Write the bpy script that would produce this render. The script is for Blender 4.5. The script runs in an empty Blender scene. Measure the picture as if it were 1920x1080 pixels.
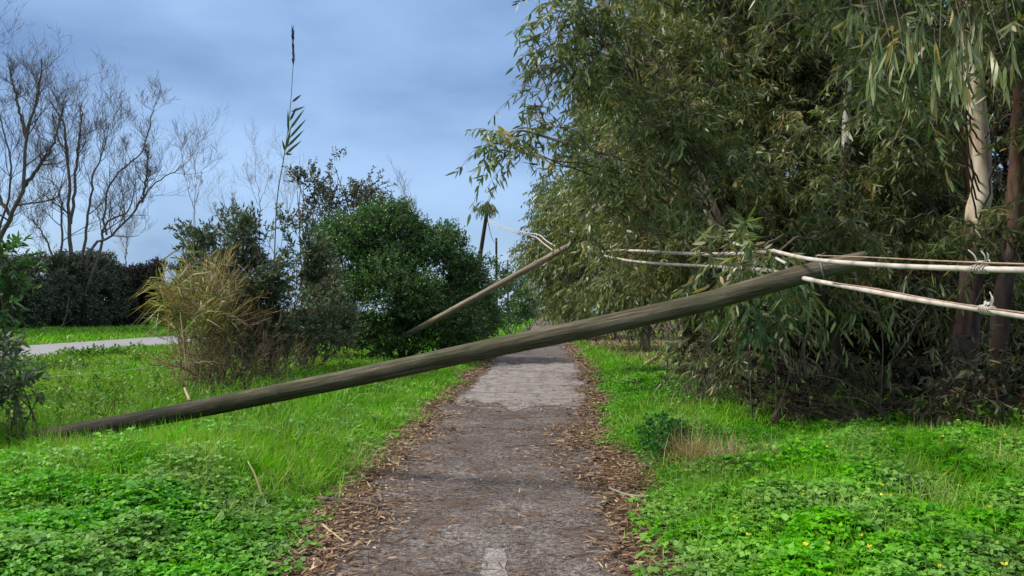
import bpy, math, random
import numpy as np
from mathutils import Vector, Matrix

# ------------------------------------------------------------------ camera, world, sun
SC = bpy.context.scene
COL = SC.collection
F_PX = 1400.0                      # focal length in pixels of a 1920 px wide frame
HORIZON = 585.0
EYE = 1.55
PITCH = math.atan((HORIZON - 540.0) / F_PX)

cam_d = bpy.data.cameras.new('camera')
cam_d.sensor_width = 36.0
cam_d.lens = 36.0 * F_PX / 1920.0
cam_d.clip_start = 0.05
cam_d.clip_end = 5000.0
cam = bpy.data.objects.new('camera', cam_d)
cam.location = (0, 0, EYE)
cam.rotation_euler = (math.pi / 2 + PITCH, 0, 0)
COL.objects.link(cam)
SC.camera = cam

SUN_AZ = math.radians(268)         # clockwise from +Y: from the left
SUN_EL = math.radians(48)
world = bpy.data.worlds.new('World')
SC.world = world
world.use_nodes = True
nt = world.node_tree
nt.nodes.clear()


def node(tree, kind, **kw):
    n = tree.nodes.new(kind)
    for k, v in kw.items():
        setattr(n, k, v)
    return n


out = node(nt, 'ShaderNodeOutputWorld')
bg = node(nt, 'ShaderNodeBackground')
bg.inputs['Strength'].default_value = 0.12
sky = node(nt, 'ShaderNodeTexSky', sky_type='NISHITA')
sky.sun_disc = False
sky.sun_elevation = SUN_EL
sky.sun_rotation = SUN_AZ
sky.air_density = 1.0
sky.dust_density = 0.6
sky.ozone_density = 1.6
tc = node(nt, 'ShaderNodeTexCoord')
mp = node(nt, 'ShaderNodeMapping')
mp.inputs['Scale'].default_value = (1.0, 1.0, 2.6)
mp.inputs['Location'].default_value = (3.1, 0.4, 0.25)
nz = node(nt, 'ShaderNodeTexNoise')
nz.inputs['Scale'].default_value = 2.3
nz.inputs['Detail'].default_value = 7.0
nz.inputs['Roughness'].default_value = 0.52
nz.inputs['Distortion'].default_value = 0.25
rp = node(nt, 'ShaderNodeValToRGB')
rp.color_ramp.elements[0].position = 0.40
rp.color_ramp.elements[0].color = (0.72, 0.72, 0.72, 1)
rp.color_ramp.elements[1].position = 0.72
rp.color_ramp.elements[1].color = (0.97, 0.97, 0.97, 1)
nz2 = node(nt, 'ShaderNodeTexNoise')
nz2.inputs['Scale'].default_value = 2.6
nz2.inputs['Detail'].default_value = 5.0
rp2 = node(nt, 'ShaderNodeValToRGB')
rp2.color_ramp.elements[0].position = 0.36
rp2.color_ramp.elements[0].color = (0.72, 1.28, 2.42, 1)      # slate underside of the cloud
rp2.color_ramp.elements[1].position = 0.68
rp2.color_ramp.elements[1].color = (1.65, 2.48, 3.85, 1)      # thin bright cloud
mx = node(nt, 'ShaderNodeMix', data_type='RGBA')
L = nt.links.new
L(tc.outputs['Generated'], mp.inputs['Vector'])
L(mp.outputs['Vector'], nz.inputs['Vector'])
L(mp.outputs['Vector'], nz2.inputs['Vector'])
L(nz.outputs['Fac'], rp.inputs['Fac'])
L(nz2.outputs['Fac'], rp2.inputs['Fac'])
L(rp.outputs['Color'], mx.inputs['Factor'])
L(sky.outputs['Color'], mx.inputs['A'])
L(rp2.outputs['Color'], mx.inputs['B'])
# unseen sky overhead is whitened and brightened as added soft fill light
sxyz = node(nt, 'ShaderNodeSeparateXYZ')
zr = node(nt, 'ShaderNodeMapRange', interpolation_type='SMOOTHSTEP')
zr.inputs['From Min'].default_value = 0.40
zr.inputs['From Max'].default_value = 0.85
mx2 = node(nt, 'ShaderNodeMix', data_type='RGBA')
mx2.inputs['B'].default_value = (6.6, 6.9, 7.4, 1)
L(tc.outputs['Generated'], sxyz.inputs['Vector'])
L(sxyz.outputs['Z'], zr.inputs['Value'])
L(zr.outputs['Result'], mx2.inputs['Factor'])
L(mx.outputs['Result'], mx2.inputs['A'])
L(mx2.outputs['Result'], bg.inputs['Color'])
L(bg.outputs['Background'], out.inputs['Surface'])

sun_d = bpy.data.lights.new('sun', 'SUN')
sun_d.energy = 2.5
sun_d.angle = math.radians(13)
sun_d.color = (1.0, 0.93, 0.82)
sun = bpy.data.objects.new('sun', sun_d)
sdir = Vector((math.sin(SUN_AZ) * math.cos(SUN_EL), math.cos(SUN_AZ) * math.cos(SUN_EL), math.sin(SUN_EL)))
sun.rotation_euler = (-sdir).to_track_quat('-Z', 'Y').to_euler()
sun.location = sdir * 60
COL.objects.link(sun)

SC.view_settings.view_transform = 'Standard'
SC.view_settings.look = 'None'
SC.view_settings.exposure = 0.95
SC.view_settings.gamma = 1.0
SC.render.engine = 'CYCLES'
SC.cycles.use_denoising = True
SC.cycles.max_bounces = 5
SC.cycles.diffuse_bounces = 3
SC.cycles.glossy_bounces = 2
SC.cycles.transmission_bounces = 3
SC.cycles.sample_clamp_indirect = 4.0

# ------------------------------------------------------------------ helpers
RNG = np.random.default_rng(7)
random.seed(7)
CP, SP = math.cos(PITCH), math.sin(PITCH)


def P(px, py, y):
    """World point seen at a pixel of the 1920x1080 photo, at depth y along the path."""
    a, b = (px - 960.0) / F_PX, (540.0 - py) / F_PX
    d = np.array([a, CP - b * SP, SP + b * CP])
    d *= y / d[1]
    return np.array([0, 0, EYE]) + d


def unit(v):
    return v / np.maximum(np.linalg.norm(v, axis=-1, keepdims=True), 1e-9)


def rsphere(n, rng=RNG):
    return unit(rng.normal(size=(n, 3)))


class Wave:
    """Cheap smooth noise, -1..1: a sum of sines."""
    def __init__(self, scale, seed, n=9):
        r = np.random.default_rng(seed)
        self.k = r.normal(size=(n, 3)) / scale
        self.p = r.uniform(0, 6.28, n)

    def __call__(self, x, y, z=0.0):
        x = np.asarray(x, float)
        s = 0
        for k, p in zip(self.k, self.p):
            s = s + np.sin(k[0] * x + k[1] * y + k[2] * z + p)
        return s / math.sqrt(len(self.p)) / 1.4


class MB:
    """Collects faces; builds ONE mesh object."""
    def __init__(self):
        self.V, self.T, self.Q, self.rt, self.rq, self.n = [], [], [], [], [], 0

    def add(self, V, tris=None, quads=None, rt=None, rq=None):
        V = np.asarray(V, float).reshape(-1, 3)
        if tris is not None and len(tris):
            t = np.asarray(tris).reshape(-1, 3) + self.n
            self.T.append(t)
            self.rt.append(np.full(len(t), 0.5) if rt is None else np.broadcast_to(rt, (len(t),)))
        if quads is not None and len(quads):
            q = np.asarray(quads).reshape(-1, 4) + self.n
            self.Q.append(q)
            self.rq.append(np.full(len(q), 0.5) if rq is None else np.broadcast_to(rq, (len(q),)))
        self.V.append(V)
        self.n += len(V)

    def build(self, name, mat, parent=None, smooth=False, loc=None):
        V = np.concatenate(self.V) if self.V else np.zeros((0, 3))
        if parent is not None:
            V = V - np.array(parent.location)
        elif loc is not None:
            V = V - np.array(loc)
        Q = np.concatenate(self.Q) if self.Q else np.zeros((0, 4), int)
        T = np.concatenate(self.T) if self.T else np.zeros((0, 3), int)
        me = bpy.data.meshes.new(name)
        me.vertices.add(len(V))
        me.vertices.foreach_set('co', V.astype(np.float32).ravel())
        nl = Q.size + T.size
        me.loops.add(nl)
        me.loops.foreach_set('vertex_index', np.concatenate([Q.ravel(), T.ravel()]).astype(np.int32))
        npoly = len(Q) + len(T)
        me.polygons.add(npoly)
        ls = np.concatenate([np.arange(len(Q)) * 4, Q.size + np.arange(len(T)) * 3]).astype(np.int32)
        me.polygons.foreach_set('loop_start', ls)
        if smooth:
            me.polygons.foreach_set('use_smooth', np.ones(npoly, bool))
        me.update(calc_edges=True)
        at = me.attributes.new('rnd', 'FLOAT', 'FACE')
        r = np.concatenate((self.rq + self.rt) if (self.rq or self.rt) else [np.zeros(0)])
        at.data.foreach_set('value', r.astype(np.float32))
        me.materials.append(mat)
        o = bpy.data.objects.new(name, me)
        COL.objects.link(o)
        if parent is not None:
            o.parent = parent
        elif loc is not None:
            o.location = loc
        return o


def smooth_line(pts, n):
    """Catmull-Rom through pts, n samples."""
    p = np.asarray(pts, float)
    if len(p) == 2:
        t = np.linspace(0, 1, n)[:, None]
        return p[0] * (1 - t) + p[1] * t
    q = np.vstack([2 * p[0] - p[1], p, 2 * p[-1] - p[-2]])
    s = np.linspace(0, len(p) - 1 - 1e-6, n)
    i = s.astype(int)
    t = (s - i)[:, None]
    a, b, c, d = q[i], q[i + 1], q[i + 2], q[i + 3]
    return 0.5 * (2 * b + (c - a) * t + (2 * a - 5 * b + 4 * c - d) * t ** 2 + (3 * b - a - 3 * c + d) * t ** 3)


def tubes(mb, C, R, sides=3, rnd=0.5, cap=False):
    """C: S x K x 3 centre lines, R: S x K radii."""
    C = np.asarray(C, float)
    R = np.asarray(R, float)
    if C.ndim == 2:
        C, R = C[None], R[None]
    S, K, _ = C.shape
    if S == 0:
        return
    T = np.gradient(C, axis=1)
    T = unit(T)
    mean = unit(C[:, -1] - C[:, 0])
    ref = np.where(np.abs(mean[:, 2:3]) > 0.8, np.array([[1.0, 0, 0]]), np.array([[0, 0, 1.0]]))
    A = unit(np.cross(T, ref[:, None, :]))
    B = np.cross(T, A)
    an = np.arange(sides) * 2 * math.pi / sides
    V = (C[:, :, None, :] + R[:, :, None, None] * (np.cos(an)[None, None, :, None] * A[:, :, None, :]
                                                  + np.sin(an)[None, None, :, None] * B[:, :, None, :]))
    k = np.arange(K - 1)[:, None] * sides
    j = np.arange(sides)[None, :]
    j2 = (j + 1) % sides
    q = np.stack([k + j, k + j2, k + sides + j2, k + sides + j], -1).reshape(-1, 4)
    q = (np.arange(S)[:, None, None] * (K * sides) + q[None]).reshape(-1, 4)
    rr = np.repeat(np.broadcast_to(rnd, (S,)), (K - 1) * sides)
    V = V.reshape(-1, 3)
    tr, rt = None, None
    if cap:
        tr, ex = [], []
        base = len(V)
        for s in range(S):
            for (kk, c) in ((0, C[s, 0]), (K - 1, C[s, -1])):
                ex.append(c)
                ci = base + len(ex) - 1
                o = s * K * sides + kk * sides
                for m in range(sides):
                    a, b = o + m, o + (m + 1) % sides
                    tr.append((ci, a, b) if kk else (ci, b, a))
        V = np.vstack([V, ex])
    mb.add(V, tris=tr, quads=q, rq=rr)


def tube(mb, pts, r0, r1, n=12, sides=6, rnd=0.5, cap=False, wob=0.0, seed=0):
    c = smooth_line(pts, n)
    r = np.linspace(r0, r1, n)
    if wob:
        w = np.random.default_rng(seed + 11)
        r = r * (1 + w.normal(size=n) * wob)
    tubes(mb, c[None], r[None], sides, rnd, cap)


def leaves(mb, pos, d, length, width, curl, rnd, form='long', rng=RNG, fold=0.25, face=None):
    """A field of leaf blades: form 'long' = lanceolate with six vertices, 'quad' = folded diamond."""
    N = len(pos)
    if N == 0:
        return
    d = unit(d)
    ref = rsphere(N, rng) if face is None else unit(face + 0.35 * rsphere(N, rng))
    s = unit(np.cross(d, ref))
    n = np.cross(s, d)
    length = np.broadcast_to(length, (N,))[:, None, None]
    width = np.broadcast_to(width, (N,))[:, None, None]
    curl = np.broadcast_to(curl, (N,))[:, None, None]
    if form == 'long':
        t = np.array([0, .28, .28, .66, .66, 1.0])
        w = np.array([0, .5, -.5, .40, -.40, 0])
    elif form == 'blade':
        t = np.array([0, 0, .55, .55, 1.0])
        w = np.array([.5, -.5, .40, -.40, 0])
    else:
        t = np.array([0, .5, 1.0, .5])
        w = np.array([0, .5, 0, -.5])
    t, w = t[None, :, None], w[None, :, None]
    V = (pos[:, None, :] + d[:, None, :] * (length * t) + s[:, None, :] * (width * w)
         + n[:, None, :] * (length * curl * t * t + width * fold * np.abs(w)))
    if form == 'blade':
        V = V - np.array([0, 0, 1.0]) * (length * np.abs(curl) * t * t * 0.9)
    m = V.shape[1]
    o = np.arange(N)[:, None] * m
    rnd = np.broadcast_to(rnd, (N,))
    if form == 'long':
        tr = np.stack([o + [0, 2, 1], o + [3, 4, 5]], 1).reshape(-1, 3)
        mb.add(V, tr, o + [1, 2, 4, 3], np.repeat(rnd, 2), rnd)
    elif form == 'blade':
        mb.add(V, o + [2, 3, 4], o + [0, 1, 3, 2], rnd, rnd)
    else:
        mb.add(V, None, o + [0, 3, 2, 1], None, rnd)


def sprays(lm, tm, root, D, L, n, ll, lw, droop, down, spread, along=0.5, form='long', rng=RNG,
           tw=0.004, curl=0.12, t0=0.2, huebias=None):
    """Leafy shoots: curved twigs with n leaves each."""
    S = len(root)
    if S == 0:
        return
    D = unit(D)
    L = np.broadcast_to(L, (S,))
    K = 5
    t = np.linspace(0, 1, K)[None, :, None]
    g = np.array([0, 0, -1.0])
    C = root[:, None, :] + D[:, None, :] * (L[:, None, None] * t) + g * (droop * L[:, None, None] * t * t)
    if tm is not None:
        tubes(tm, C, np.linspace(tw, tw * 0.35, K)[None, :] * np.ones((S, 1)), 3, 0.5)
    tt = (t0 + (1 - t0) * (np.arange(n) + 0.6) / n)[None, :] + rng.normal(size=(S, n)) * 0.03
    tt = np.clip(tt, 0.05, 1.0)[..., None]
    pos = root[:, None, :] + D[:, None, :] * (L[:, None, None] * tt) + g * (droop * L[:, None, None] * tt * tt)
    tan = unit(D[:, None, :] + g * (2 * droop * tt))
    dr = tan * along + g * down + rsphere(S * n, rng).reshape(S, n, 3) * spread
    base = rng.uniform(0, 1, (S, 1)) if huebias is None else huebias[:, None]
    rnd = 0.55 * base + 0.45 * rng.uniform(0, 1, (S, n))
    rnd = np.clip((rnd - .5) * 1.3 + .5, 0, 1).ravel()
    leaves(lm, pos.reshape(-1, 3), dr.reshape(-1, 3), rng.uniform(ll * .65, ll * 1.2, S * n),
           rng.uniform(lw * .7, lw * 1.2, S * n), rng.normal(size=S * n) * curl, rnd, form, rng)


def blob(px, py, y, rx, ry, rd=None):
    """Crown lobe given by its pixel centre, depth and pixel radii; rd = radius in depth, metres."""
    c = P(px, py, y)
    k = y / F_PX
    return (*c, rx * k, (rd if rd is not None else 0.5 * (rx + ry) * k), ry * k)


def fill(blobs, density, rng, shell=0.55, clump=None, thr=-0.2, zmin=0.15, cap=None):
    """Points in crown lobes (density per m3 of the shell), with gaps; and outward directions."""
    PP, DD, CC = [], [], []
    for bi, b in enumerate(blobs):
        c, r = np.array(b[:3]), np.array(b[3:6])
        vol = 4.19 * r[0] * r[1] * r[2]
        n = int(density * vol) + 16
        d = rsphere(n, rng)
        u = 1 - shell * rng.uniform(0, 1, n) ** 1.3
        p = c + d * r * u[:, None]
        keep = p[:, 2] > zmin
        if clump is not None:
            keep &= clump(p[:, 0], p[:, 1], p[:, 2]) > thr
        p, d = p[keep], d[keep]
        PP.append(p)
        DD.append(unit(d / r))
        CC.append(np.full(len(p), bi))
    return np.concatenate(PP), np.concatenate(DD), np.concatenate(CC)


def thing(name, label, cat, loc, group=None):
    o = bpy.data.objects.new(name, None)
    o.empty_display_size = 0.2
    COL.objects.link(o)
    o.location = [float(v) for v in loc]
    return tag(o, label, cat, group)


def tag(o, label, cat, group=None):
    o['label'] = label
    o['category'] = cat
    if group:
        o['group'] = group
    return o


def kind(o, k):
    o['kind'] = k
    return o


# ------------------------------------------------------------------ materials
def principled(name, rough=0.8, spec=0.3):
    m = bpy.data.materials.new(name)
    m.use_nodes = True
    b = m.node_tree.nodes['Principled BSDF']
    b.inputs['Roughness'].default_value = rough
    b.inputs['Specular IOR Level'].default_value = spec
    return m, m.node_tree, b


def ramp(tree, stops):
    r = node(tree, 'ShaderNodeValToRGB')
    e = r.color_ramp.elements
    while len(e) < len(stops):
        e.new(0.5)
    for el, (p, c) in zip(e, stops):
        el.position = p
        el.color = (*c, 1)
    return r


def leaf_mat(name, stops, rough=0.5, spec=0.35, trans=0.3, tint=(1.0, 1.15, 0.5), patch=0.0):
    """Leaf colour by a per-leaf random number; part of the light passes through."""
    m, t, b = principled(name, rough, spec)
    a = node(t, 'ShaderNodeAttribute', attribute_name='rnd')
    r = ramp(t, stops)
    t.links.new(a.outputs['Fac'], r.inputs['Fac'])
    col = r.outputs['Color']
    if patch:
        geo = node(t, 'ShaderNodeNewGeometry')
        n = node(t, 'ShaderNodeTexNoise')
        n.inputs['Scale'].default_value = 0.9
        n.inputs['Detail'].default_value = 3
        t.links.new(geo.outputs['Position'], n.inputs['Vector'])
        hs = node(t, 'ShaderNodeHueSaturation')
        mr = node(t, 'ShaderNodeMapRange')
        mr.inputs['From Min'].default_value = 0.3
        mr.inputs['From Max'].default_value = 0.7
        mr.inputs['To Min'].default_value = 1 - patch
        mr.inputs['To Max'].default_value = 1 + patch
        t.links.new(n.outputs['Fac'], mr.inputs['Value'])
        n2 = node(t, 'ShaderNodeTexNoise')
        n2.inputs['Scale'].default_value = 1.7
        n2.inputs['Detail'].default_value = 4
        t.links.new(geo.outputs['Position'], n2.inputs['Vector'])
        mr2 = node(t, 'ShaderNodeMapRange')
        mr2.inputs['From Min'].default_value = 0.32
        mr2.inputs['From Max'].default_value = 0.62
        mr2.inputs['To Min'].default_value = .84
        mr2.inputs['To Max'].default_value = 1.08
        t.links.new(n2.outputs['Fac'], mr2.inputs['Value'])
        t.links.new(mr2.outputs['Result'], hs.inputs['Saturation'])
        mr3 = node(t, 'ShaderNodeMapRange')
        mr3.inputs['From Min'].default_value = 0.35
        mr3.inputs['From Max'].default_value = 0.65
        mr3.inputs['To Min'].default_value = .488
        mr3.inputs['To Max'].default_value = .516
        t.links.new(n2.outputs['Fac'], mr3.inputs['Value'])
        t.links.new(mr3.outputs['Result'], hs.inputs['Hue'])
        t.links.new(mr.outputs['Result'], hs.inputs['Value'])
        t.links.new(col, hs.inputs['Color'])
        col = hs.outputs['Color']
    t.links.new(col, b.inputs['Base Color'])
    tr = node(t, 'ShaderNodeBsdfTranslucent')
    mu = node(t, 'ShaderNodeMix', data_type='RGBA', blend_type='MULTIPLY')
    mu.inputs['Factor'].default_value = 1
    mu.inputs['B'].default_value = (*tint, 1)
    t.links.new(col, mu.inputs['A'])
    t.links.new(mu.outputs['Result'], tr.inputs['Color'])
    mix = node(t, 'ShaderNodeMixShader')
    mix.inputs['Fac'].default_value = trans
    t.links.new(b.outputs['BSDF'], mix.inputs[1])
    t.links.new(tr.outputs['BSDF'], mix.inputs[2])
    t.links.new(mix.outputs['Shader'], t.nodes['Material Output'].inputs['Surface'])
    return m


def noise_mat(name, stops, scale=(1, 1, 1), nscale=4.0, detail=6, rough=0.85, spec=0.2, bump=0.3, bscale=None,
              coord='Object', bdist=0.02):
    m, t, b = principled(name, rough, spec)
    tcn = node(t, 'ShaderNodeTexCoord')
    mpn = node(t, 'ShaderNodeMapping')
    mpn.inputs['Scale'].default_value = scale
    t.links.new(tcn.outputs[coord], mpn.inputs['Vector'])
    n = node(t, 'ShaderNodeTexNoise')
    n.inputs['Scale'].default_value = nscale
    n.inputs['Detail'].default_value = detail
    n.inputs['Roughness'].default_value = 0.62
    t.links.new(mpn.outputs['Vector'], n.inputs['Vector'])
    r = ramp(t, stops)
    t.links.new(n.outputs['Fac'], r.inputs['Fac'])
    t.links.new(r.outputs['Color'], b.inputs['Base Color'])
    if bump:
        n2 = node(t, 'ShaderNodeTexNoise')
        n2.inputs['Scale'].default_value = bscale or nscale * 3
        n2.inputs['Detail'].default_value = 5
        t.links.new(mpn.outputs['Vector'], n2.inputs['Vector'])
        bp = node(t, 'ShaderNodeBump')
        bp.inputs['Strength'].default_value = bump
        bp.inputs['Distance'].default_value = bdist
        t.links.new(n2.outputs['Fac'], bp.inputs['Height'])
        t.links.new(bp.outputs['Normal'], b.inputs['Normal'])
    return m


M = {}
M['euc'] = leaf_mat('eucalyptus_leaf', [(0, (.064, .090, .030)), (.45, (.132, .176, .058)), (.82, (.21, .25, .10)),
                                        (.93, (.36, .36, .19)), (1, (.38, .25, .08))], .40, .5, .36, (1.0, 1.1, .4), .3)  # the pale stop paints highlights onto some leaves
M['euc_brown'] = leaf_mat('eucalyptus_leaf_khaki', [(0, (.074, .092, .028)), (.5, (.158, .188, .055)), (.87, (.245, .258, .092)),
                                                    (.95, (.37, .32, .15)), (1, (.44, .24, .06))], .45, .4, .36, (1.0, 1.05, .4), .3)
M['euc_shaded'] = leaf_mat('shaded_understory_leaf', [(0, (.022, .028, .013)), (.6, (.05, .055, .024)), (.9, (.085, .08, .035)),
                                             (1, (.16, .10, .04))], .5, .35, .2, (1, 1, .4), .25)  # leaf colour darkened to stand for shade in the hollow
M['bush'] = leaf_mat('evergreen_leaf', [(0, (.026, .062, .018)), (.5, (.060, .132, .034)), (.85, (.115, .215, .052)),
                                        (1, (.085, .17, .045))], .45, .4, .25, (.9, 1.2, .4), .25)
M['shrub'] = leaf_mat('grey_green_leaf', [(0, (.034, .052, .030)), (.5, (.080, .112, .060)), (.9, (.14, .175, .092)),
                                          (1, (.14, .15, .07))], .5, .4, .22, (.9, 1.1, .5), .2)
M['hedge'] = leaf_mat('hedge_leaf', [(0, (.035, .045, .030)), (.6, (.090, .108, .070)), (1, (.155, .17, .105))],
                      .6, .25, .15, (.9, 1.1, .5), .25)
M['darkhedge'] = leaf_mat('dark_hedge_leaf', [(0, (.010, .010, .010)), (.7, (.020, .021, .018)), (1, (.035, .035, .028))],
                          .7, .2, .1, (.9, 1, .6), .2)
M['sparse'] = leaf_mat('small_dull_leaf', [(0, (.045, .055, .03)), (.6, (.10, .11, .058)), (1, (.19, .17, .085))],
                       .55, .3, .2, (.9, 1, .5), .15)
M['dry'] = leaf_mat('dry_straw', [(0, (.11, .065, .028)), (.5, (.24, .155, .065)), (1, (.45, .34, .16))], .7, .2, .2,
                    (1, .9, .6), .2)
M['straw'] = leaf_mat('pale_straw', [(0, (.20, .14, .06)), (.5, (.38, .28, .13)), (1, (.58, .47, .25))], .7, .2, .3, (1, .95, .6), .1)
M['brush'] = leaf_mat('dry_brush', [(0, (.045, .030, .018)), (.55, (.115, .078, .043)), (1, (.28, .20, .10))], .8, .1, .15,
                      (1, .9, .6), .2)
M['brush_shaded'] = leaf_mat('shaded_brush', [(0, (.020, .013, .009)), (.6, (.045, .030, .019)), (.9, (.085, .058, .034)), (1, (.17, .12, .065))], .85, .1, .1,
                           (1, .9, .6), .2)  # dead brush brown, made darker to paint in the hollow's shadow
M['reed'] = leaf_mat('reed_leaf', [(0, (.06, .10, .025)), (.4, (.19, .20, .045)), (.75, (.42, .33, .085)), (1, (.52, .40, .17))],
                     .5, .35, .3, (1, 1, .4), .15)
M['reed_green'] = leaf_mat('green_reed_leaf', [(0, (.03, .055, .015)), (1, (.08, .12, .03))], .5, .35, .25)
M['clover'] = leaf_mat('clover_leaf', [(0, (.034, .135, .010)), (.5, (.100, .295, .016)), (.85, (.19, .42, .024)),
                                       (1, (.17, .38, .035))], .5, .3, .35, (.9, 1.2, .25), .22)
M['grass'] = leaf_mat('grass_blade', [(0, (.050, .145, .010)), (.5, (.155, .37, .018)), (.82, (.28, .49, .032)),
                                      (.93, (.26, .35, .06)), (1, (.42, .34, .15))], .5, .3, .35, (1, 1.15, .25), .22)
M['weed'] = leaf_mat('tall_weed_leaf', [(0, (.055, .12, .014)), (.5, (.13, .26, .024)), (.9, (.24, .38, .045)),
                                        (1, (.28, .24, .09))], .5, .3, .3, (1, 1.15, .3), .25)
M['cushion'] = leaf_mat('cushion_leaf', [(0, (.012, .08, .012)), (.6, (.03, .15, .02)), (1, (.06, .23, .03))], .5, .3, .3, (.9, 1.2, .3))
M['flower'] = leaf_mat('yellow_petal', [(0, (.75, .62, .03)), (1, (.85, .78, .12))], .6, .2, .3, (1, 1, .3))
M['litter'] = leaf_mat('dead_leaf', [(0, (.055, .030, .018)), (.4, (.16, .095, .055)), (.75, (.30, .20, .12)),
                                     (1, (.46, .36, .24))], .75, .2, .05, (1, .8, .5))
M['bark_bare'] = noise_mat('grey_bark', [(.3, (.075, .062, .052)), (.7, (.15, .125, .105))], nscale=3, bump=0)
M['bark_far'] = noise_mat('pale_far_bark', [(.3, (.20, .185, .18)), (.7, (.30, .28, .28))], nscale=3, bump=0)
M['twig'] = noise_mat('brown_twig', [(.3, (.065, .048, .034)), (.7, (.16, .125, .09))], nscale=5, bump=0)
M['euc_bark'] = noise_mat('peeling_bark', [(.34, (.085, .055, .040)), (.46, (.20, .14, .10)), (.56, (.34, .27, .20)),
                                           (.7, (.50, .44, .36))], (3, 3, .5), 2.2, 7, .8, .2, .5)
M['red_bark'] = noise_mat('reddish_bark', [(.34, (.075, .038, .028)), (.55, (.15, .080, .058)), (.7, (.27, .17, .13))],
                          (3, 3, .5), 2.2, 7, .85, .15, .5)
M['white_bark'] = noise_mat('white_bark', [(.40, (.05, .045, .035)), (.46, (.36, .34, .30)), (.7, (.68, .65, .58))],
                            (2, 2, 1.2), 3.2, 7, .8, .2, .4)
M['cane'] = noise_mat('dry_cane', [(.3, (.26, .18, .09)), (.7, (.55, .42, .25))], (1, 1, .4), 6, 4, .6, .3, 0)
M['greycane'] = noise_mat('grey_cane', [(.3, (.17, .15, .12)), (.7, (.32, .28, .22))], (1, 1, .4), 6, 4, .6, .3, 0)
M['plume'] = leaf_mat('dark_plume', [(0, (.02, .015, .018)), (1, (.06, .045, .05))], .9, .1, .1)
M['cable'] = noise_mat('cream_cable', [(.35, (.30, .25, .21)), (.5, (.47, .41, .36)), (.75, (.60, .54, .48))],
                       (1, 1, 1), 9, 5, .5, .35, .15, 40, 'Object', .003)
M['wire'] = noise_mat('rusty_wire', [(.3, (.22, .13, .085)), (.7, (.42, .30, .21))], nscale=14, rough=.6, bump=0)
M['cord'] = noise_mat('white_cord', [(.3, (.33, .29, .25)), (.7, (.56, .51, .46))], nscale=20, rough=.8, bump=0)
M['steel'] = noise_mat('weathered_steel', [(.3, (.10, .10, .10)), (.7, (.28, .27, .26))], nscale=12, rough=.55, bump=0)


def bark_sock_shaded(name, low, high, z0, z1, nscale=2.2):
    """Rough reddish bark on the lower trunk, smooth pale bark above where it has peeled."""
    m, t, b = principled(name, .8, .2)
    geo = node(t, 'ShaderNodeNewGeometry')
    mpn = node(t, 'ShaderNodeMapping')
    mpn.inputs['Scale'].default_value = (3, 3, .6)
    t.links.new(geo.outputs['Position'], mpn.inputs['Vector'])
    n = node(t, 'ShaderNodeTexNoise')
    n.inputs['Scale'].default_value = nscale
    n.inputs['Detail'].default_value = 7
    t.links.new(mpn.outputs['Vector'], n.inputs['Vector'])
    ra, rb = ramp(t, low), ramp(t, high)
    t.links.new(n.outputs['Fac'], ra.inputs['Fac'])
    t.links.new(n.outputs['Fac'], rb.inputs['Fac'])
    sx = node(t, 'ShaderNodeSeparateXYZ')
    t.links.new(geo.outputs['Position'], sx.inputs['Vector'])
    ad = node(t, 'ShaderNodeMath', operation='MULTIPLY_ADD')
    ad.inputs[1].default_value = 2.2
    t.links.new(n.outputs['Fac'], ad.inputs[0])
    t.links.new(sx.outputs['Z'], ad.inputs[2])
    mr = node(t, 'ShaderNodeMapRange')
    mr.inputs['From Min'].default_value = z0 + 1.1
    mr.inputs['From Max'].default_value = z1 + 1.1
    t.links.new(ad.outputs[0], mr.inputs['Value'])
    mx_ = node(t, 'ShaderNodeMix', data_type='RGBA')
    t.links.new(mr.outputs['Result'], mx_.inputs['Factor'])
    t.links.new(ra.outputs['Color'], mx_.inputs['A'])
    t.links.new(rb.outputs['Color'], mx_.inputs['B'])
    t.links.new(mx_.outputs['Result'], b.inputs['Base Color'])
    bp = node(t, 'ShaderNodeBump')
    bp.inputs['Strength'].default_value = .5
    bp.inputs['Distance'].default_value = .02
    t.links.new(n.outputs['Fac'], bp.inputs['Height'])
    t.links.new(bp.outputs['Normal'], b.inputs['Normal'])
    return m


RED_LOW_SHADED = [(.34, (.032, .018, .015)), (.5, (.065, .040, .032)), (.6, (.10, .070, .056)), (.7, (.19, .15, .12))]  # lower bark tone darkened to carry the shade under the crowns
M['euc_bark'] = bark_sock_shaded('peeling_bark', RED_LOW_SHADED, [(.34, (.12, .085, .06)), (.46, (.30, .23, .17)), (.56, (.46, .38, .29)), (.7, (.60, .54, .45))], 2.7, 3.0)
M['red_bark'] = bark_sock_shaded('reddish_bark', RED_LOW_SHADED, [(.34, (.075, .038, .028)), (.55, (.15, .080, .058)), (.7, (.27, .17, .13))], 2.4, 3.4)
M['white_bark'] = bark_sock_shaded('white_bark', [(.34, (.05, .04, .03)), (.7, (.13, .10, .075))], [(.40, (.05, .045, .035)), (.46, (.40, .38, .33)), (.7, (.72, .69, .62))], 4.0, 4.5, 3.2)


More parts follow.
